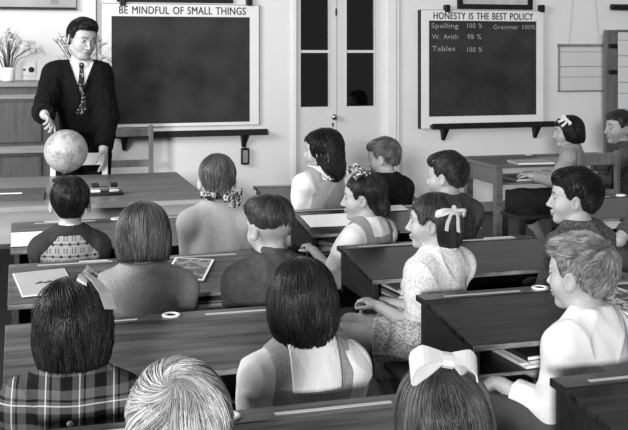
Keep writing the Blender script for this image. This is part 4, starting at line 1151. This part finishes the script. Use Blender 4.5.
person('person', 'child at the right edge behind the white shirted boy, only a bare arm in view', X_, Y_, z_, 10, 30, hs=1.06,
       hands={'L': SH(at=(-.20, .16, .60), pole=(-1, -.4, -.6))},
       hair=SH(style='short', tone=.06, n=500), cloth=[('shirt', top(.014, .8, seed=58), M['jacket'], .007), ('shorts', trousers(), M['shorts'], .01)])

# ================================================================== TEACHER
def suit_jacket(p, c):
    d = top(.022, 1.93, seed=61, amp=.004, loose=.012, neck=.012, hem=.80)(p, c)
    C = c['C']; zb = C[2] - .19
    hole = smax(np.abs(p[:, 0] - C[0]) - (.006 + np.clip(p[:, 2] - zb, 0, 1) * .36), .0 - (p[:, 1] - C[1] - .0), .003)
    hole = smax(hole, zb - p[:, 2], .003)
    return smax(d, -hole, .006)
def shirt_front(p, c):
    d = c['torso'](p, .010); C = c['C']
    d = smax(d, np.abs(p[:, 0] - C[0]) - .085, .004); d = smax(d, -(p[:, 1] - C[1] + .0), .003); d = smax(d, C[2] - .36 - p[:, 2], .003); d = smax(d, p[:, 2] - C[2] - .02, .003)
    return smax(d, -(seg(p, c['nb'], C + A3((0, 0, -.03)), c['nr'] + .002, c['nr'] + .004)), .003)
def neck_tie(p, c):
    C = c['C']; zt = C[2] + .004
    h = np.clip(zt - p[:, 2], 0, 1); wd = np.where(h < .035, .016 - h * .12, .0125 + (h - .035) * .085)
    d = smax(c['torso'](p, .020), np.abs(p[:, 0] - C[0]) - wd, .003)
    kn = ell(p, C + A3((0, c['nr'] + .018, -.012)), (.017, .016, .020)); d = smin(d, kn, .006)
    d = smax(d, -(p[:, 1] - C[1] - .015), .002); d = smax(d, C[2] - .34 - p[:, 2], .002); return smax(d, p[:, 2] - zt - .008, .002)
def lapels(p, c):
    C = c['C']; zb = C[2] - .19; ax = np.abs(p[:, 0] - C[0]); e_in = .006 + np.clip(p[:, 2] - zb, 0, 1) * .36
    w_ = .014 + np.clip(p[:, 2] - zb, 0, .13) * .26
    w_ = np.where(p[:, 2] > zb + .13, .028, w_)
    d = c['torso'](p, .030); d = smax(d, -c['torso'](p, .018), .002)
    d = smax(d, ax - e_in - w_, .003); d = smax(d, e_in - ax, .003); d = smax(d, -(p[:, 1] - C[1] - .0), .003); return smax(smax(d, zb - p[:, 2], .003), p[:, 2] - C[2] - .01, .003)
X_, Y_, z_ = P2(82, 18, 6.98)
tyaw = 172
def loc_of(w_, lean=.08):
    """a world point in the teacher's own frame"""
    rx = A3((X_, Y_, 0)) - rotz(R_(tyaw)) @ A3((0, lean, 0)); return rotz(R_(-tyaw)) @ (A3(w_) - rx)
hr = loc_of(at(45, 115, 6.62)); hl_ = loc_of(at(103.5, 150, 6.80))
fr_ = loc_of(at(59, 131, 6.46)) - hr; 
teach = person('person', 'young man in a black suit and patterned tie with one hand on the globe', X_, Y_, z_, tyaw, 203, pitch=12, roll=-4, hs=1.22, bs=1.2, lean=.08, sit=False, sh=.152, shx=.035, vox=.005, child=False, skin=.36, cat='person',
       hands={'R': SH(at=tuple(hr), dir=tuple(fr_), palm=tuple(loc_of(at(38, 140, 6.50)) - hr), curl=(10, 24, 32, 38), pole=(.3, -.9, -.5), flip=-1),
              'L': SH(at=tuple(hl_), dir=tuple(loc_of(at(106, 175, 6.72)) - hl_), palm=tuple(loc_of(at(95, 158, 6.80)) - hl_), curl=(16, 20, 22, 26), pole=(-.45, -.9, -.3), flip=-1)},
       hair=SH(style='short', tone=.008, n=2200, L=(.05, .09), whorl=(.03, -.05, .11), grav=.0, spread=.004, push=(-.3, .9, 0), vol=1.0,
               fn=lambda p: smin(hair_volume('short', .8, .002)(p), ell(p, (.0, .035, .094), (.046, .045, .022)), .03),
               line=[(-.11,-.05),(-.06,-.045),(-.035,-.03),(-.022,.012),(-.004,.022),(.004,-.002),(.02,.0),(.030,.02),(.042,.052),(.06,.066),(.11,.066)]),
       cloth=[('suit_jacket', suit_jacket, M['suit'], .006), ('lapel', lapels, M['suit'], .005), ('shirt_front', shirt_front, M['white_cloth'], .005), ('shirt_collar', collar(flare=.010, z0=-.012, h=.032, th=.006), M['white_cloth'], .0045),
              ('necktie', neck_tie, M['tiecloth'], .004), ('trousers', trousers(1.93, .02), M['suit'], .01)])
# ================================================================== TABLE BY THE WALL AND ITS CHAIR
r = empty('wooden_school_table', (4.07, 7.2, 0)); tag(r, 'brown wooden school table with an open book shelf against the wall', 'table')
box('tabletop', -.6, .62, -.28, .30, .715, .74, M['table_b'], r, .004)
box('back_ledge', -.6, .62, .22, .30, .74, .752, M['table_b'], r, .003)
box('side_panel', -.58, -.56, -.26, .28, .585, .715, M['table_b'], r); box('side_panel', .58, .60, -.26, .28, .585, .715, M['table_b'], r)
box('book_shelf', -.56, .58, -.26, .28, .585, .60, M['table_b'], r)
for sx in (-.575, .595):
    for sy in (-.255, .265): box('leg', sx - .028, sx + .028, sy - .028, sy + .028, 0, .715, M['table_b'], r, .004)
p = at(580, 152, 6.42); q = at(617, 152, 6.42)
ladder_chair((p.x + q.x) / 2 , 6.42, PI, q.x - p.x, p.z, [(at(600, 165, 6.42).z, at(600, 153, 6.42).z), (.56, .60)], M['chair'], 'brown wooden chair with its back to the class at the table by the wall')
def bench(x0, x1, y0, y1, z, label):
    r = empty('wooden_bench', ((x0 + x1) / 2, (y0 + y1) / 2, 0)); tag(r, label, 'bench'); hx = (x1 - x0) / 2; hy = (y1 - y0) / 2
    box('seat', -hx, hx, -hy, hy, z - .025, z, M['desk_side'], r, .005)
    for sx in (-1, 1):
        for sy in (-1, 1): box('leg', sx*(hx-.05)-.02, sx*(hx-.05)+.02, sy*(hy-.04)-.02, sy*(hy-.04)+.02, 0, z - .025, M['desk_side'], r)
bench(3.5, 4.9, 6.62, 6.98, .395, 'plain bench under the two children at the table by the wall')

# ================================================================== GLOBE, INKSTAND, BOOKS
gp = at(66, 151, 6.46); gr = .135
r = empty('globe', (gp.x, gp.y, TZ)); tag(r, 'pale school globe on a dark turned stand under the man\'s hand', 'globe')
gz = gp.z - TZ
mg = mat('globe paper', .5, .35, .05, 5); e_ = Mx(mg); nz = e_.noise(11); nz2 = e_.noise(60)
land = e_.op('GREATER_THAN', nz, .53); mark = e_.op('GREATER_THAN', nz2, .60)
e_.base(e_.op('SUBTRACT', e_.op('SUBTRACT', .37, e_.op('MULTIPLY', land, .10)), e_.op('MULTIPLY', mark, .09)), mg)
g = MB(); bmesh.ops.create_uvsphere(g.bm, u_segments=48, v_segments=32, radius=gr); g.xf(Matrix.Translation((0, 0, gz))); g.build('globe_ball', mg, r, True)
MB().lathe([(.085, 0), (.085, .012), (.06, .022), (.02, .035), (.014, .05), (.018, gz - gr - .012), (.030, gz - gr - .006), (.008, gz - gr + .004)], 28).build('stand', M['black'], r, True)
MB().lathe([(.022, gz - gr - .004), (.028, gz - gr + .004), (.010, gz - gr + .014)], 20).build('brass_cap', M['chrome'], r, True)

p = at(105, 193.5, 5.75); r = empty('inkstand', (p.x, 5.78, TZ)); tag(r, 'black desk inkstand holding two glass inkwells on the table', 'inkstand')
box('tray', -.10, .10, -.06, .06, 0, .016, M['black'], r, .005); MB().tube([(-.06, 0, .05), (.06, 0, .05)], .005, 8).build('pen_rest', M['chrome'], r)
for s in (-1, 1):
    iw = MB().box(s*.052 - .024, s*.052 + .024, -.024, .024, .016, .042, .005).build('ink_bottle', M['glass_ink'], r)
    MB().box(s*.052 - .020, s*.052 + .020, -.020, .020, .045, .066, .005).build('bottle_cap', M['black'], iw)
    MB().box(s*.052 - .026, s*.052 + .026, -.030, -.022, .018, .03, .002).build('label_strip', M['paper'], iw)

def book(name, x, y, z, w_, d_, h_, rz, m, label, cat='book', group=None, tilt=0.0, pages=True, pm='paper'):
    r = empty(name, (x, y, z), R_(rz)); r.rotation_euler.x = tilt; tag(r, label, cat, group)
    if pages: box('pages', -w_/2 + .003, w_/2 - .003, -d_/2 + .003, d_/2 - .003, .002, h_ - .002, M[pm], r)
    MB().box(-w_/2, w_/2, -d_/2, d_/2, h_ - .0025, h_, 0).build('cover', m, r); MB().box(-w_/2, w_/2, -d_/2, d_/2, 0, .0025).build('cover', m, r)
    box('spine', -w_/2 - .002, -w_/2, -d_/2, d_/2, 0, h_, m, r)
    return r
p = at(12, 193, 5.85)
r = book('register_book', p.x - .02, 5.80, TZ, .40, .27, .035, -4, M['card_dark'],  'large dark bound book with a pale title label on the table', pm='card_dark')
box('title_label', -.06, .08, -.10, -.06, .035, .0358, M['paper'], r)

TILT = math.atan2(.049, .382)
def deskz(row, y):
    d = ROWS[row] - y
    return .7412 if d < .088 else .7395 - (d - .088) * (.050 / .382)
def on_desk(x, y, row): return x, y, deskz(row, y) + .001
def sheet(name, px, py, row, w_, d_, rz, m, label, cat='paper', n=1, th=.0015, off=.0):
    q = onz(px, py, .715); q = onz(px, py, deskz(row, q.y)); 
    r = box(name, -w_/2, w_/2, -d_/2, d_/2, 0, th, m); r.location = (q.x, q.y, deskz(row, q.y) + .0015 + off); r.rotation_euler = Matrix.Rotation(TILT, 3, 'X').to_4x4().to_euler() if rz == 0 else (Matrix.Rotation(TILT, 4, 'X') @ Matrix.Rotation(R_(rz), 4, 'Z')).to_euler()
    tag(r, label, cat); return r
def cover_mat(n, v, dk_, sc, thr=.56):
    m = mat(n, v, .5); e = Mx(m); nz = e.noise(sc); e.base(e.op('SUBTRACT', v, e.op('MULTIPLY', e.op('GREATER_THAN', nz, thr), v - dk_)), m); return m
M['cov1'] = cover_mat('pale printed cover', .40, .14, 22, .58); M['cov2'] = cover_mat('grey picture cover', .26, .10, 26, .5); M['cov3'] = cover_mat('busy patterned cover', .34, .05, 50, .5)
sheet('exercise_book', 29, 243, 1, .165, .20, 0, M['paper'], 'white exercise paper on the front left desk beside the black haired boy', th=.006)
def booklet(px, py, row, w_, d_, rz, m, label, edge=.010, th=.005):
    q = onz(px, py, .715); q = onz(px, py, deskz(row, q.y))
    r = empty('picture_booklet', (q.x, q.y, deskz(row, q.y) + .0015)); r.rotation_euler = (Matrix.Rotation(TILT, 4, 'X') @ Matrix.Rotation(R_(rz), 4, 'Z')).to_euler(); tag(r, label, 'booklet')
    box('pages', -w_/2, w_/2, -d_/2, d_/2, 0, th, M['paper'], r)
    box('cover', -w_/2 + edge, w_/2 - edge, -d_/2 + edge, d_/2 - edge, th, th + .001, m, r); return r
b_ = booklet(44, 283, 2, .20, .26, 8, M['cov_plain'], 'pale printed booklet lying behind the plaid girl\'s hair ribbon', .003)
MB().tube([(-.035, -.02, .0068), (-.015, -.012, .0068), (.0, -.022, .0068), (.02, -.012, .0068), (.04, -.02, .0068)], [.002, .006, .004, .006, .002], 6, flat=.25).build('printed_emblem', M['card_dark'], b_)
booklet(189, 267.5, 2, .165, .25, -20, M['cov2'], 'grey picture booklet with a white border beside the grey jumper')
q = onz(140, 264, .74); 
sheet('white_slip', 139, 264.5, 2, .10, .04, 6, M['paper'], 'small white slip just behind the bob haired girl')
sheet('drawing_paper', 333, 220, 1, .30, .21, 0, M['paper'], 'large white sheet on the desk before the girl with the patterned ribbon', th=.003)
sheet('loose_paper', 392, 208, 1, .16, .10, 4, M['paper_grey'], 'grey sheet on the dark desk between ribbon girl and flecked pullover boy')
booklet(613, 296, 3, .20, .26, 24, M['cov3'], 'busy patterned booklet on the desk beside the boy in the white shirt', .006)
r = box('pencil_box', -.065, .065, -.022, .022, 0, .028, M['paper_grey']); q = onz(610, 222, .70); r.location = (q.x, q.y, deskz(1, q.y) + .002); r.rotation_euler = (TILT, 0, 0); tag(r, 'small grey box on the desk behind the black haired boy in profile', 'box')
q = onz(531, 163, .742)
book('exercise_book', q.x, q.y, .742, .30, .22, .016, -6, M['cov_plain'], 'thin pale book on the wooden table by the wall')
r = MB().lathe([(.018, 0), (.032, .004), (.034, .012), (.02, .012)], 20).build('dish', M['paper_grey'], None, True); q = onz(529, 155.5, .753); r.location = (q.x, q.y, .7525); tag(r, 'little round dish at the back edge of the table by the wall', 'dish')
for i, (dx, m, h_) in enumerate(((-.30, 'card_mid', .018), (-.10, 'paper_grey', .02), (.08, 'card_mid', .014), (.10, 'paper', .012))):
    z0 = .601 if i < 3 else .616
    book('shelf_book', 4.07 + dx, 7.12, z0, .19, .24, h_, (4, -6, 8, -3)[i], M[m], ('thin grey book lying at the left end of the table\'s shelf', 'pale book in the middle of the table\'s shelf', 'grey book under a white one on the table\'s shelf', 'white book topmost on the table\'s shelf')[i], 'book', 'books on the shelf of the table by the wall')
# exercise books stacked on the desk shelves
def stack(x, y, n, rz, where_, grp, seed, wd=.16):
    rr = random.Random(seed); z = .587
    for i in range(n):
        h_ = rr.choice((.006, .009, .012, .016)); m = M[rr.choice(('paper', 'paper_grey', 'card_mid', 'card_dark', 'paper'))]
        if z + h_ > .655: break
        pos = 'topmost' if i == n - 1 else ('lowest' if i == 0 else ('second from bottom', 'third from bottom', 'fourth from bottom', 'fifth from bottom', 'sixth from bottom', 'seventh from bottom')[i - 1])
        book('exercise_book', x + rr.uniform(-.006, .006), y + rr.uniform(-.008, .008), z, wd, .21, h_, rz + rr.uniform(-5, 5), m, '%s book of the stack %s' % (pos, where_), 'book', grp); z += h_ + .0005
stack(.74, 3.965, 5, -3, 'under the lid beside the grey jumper', 'books under the second left desk', 1)
stack(1.56, 3.965, 5, 4, 'under the glossy desk before the printed dress girl', 'books under the glossy desk', 2)
stack(1.66, 3.03, 4, 4, 'under the desk left of the white shirt', 'books under the white shirt boy\'s desk', 3, .2)
stack(1.56, 5.0, 4, -4, 'under the desk with the white sheet', 'books under the desk with the white sheet', 4)
stack(1.56, 2.10, 5, 0, 'under the desk in the bottom right corner', 'books under the bottom right desk', 6)
# pens and rulers in the grooves
def pen(px, py, row, ln, label, th=.0035, m='paper_grey', name='pencil'):
    q = onz(px, py, .745); r = MB().tube([(-ln/2, 0, th), (ln/2 - .012, 0, th), (ln/2, 0, th)], [th, th, th*.3], 8).build(name, M[m]); r.location = (q.x, ROWS[row] - .054, .7415); tag(r, label, 'pencil'); return r
pen(495, 236, 2, .15, 'pale pen in the groove beyond the printed dress girl')
pen(95, 264, 2, .12, 'pencil in the desk groove behind the patterned pullover')
pen(60, 228, 1, .14, 'pencil in the groove of the front left desk')
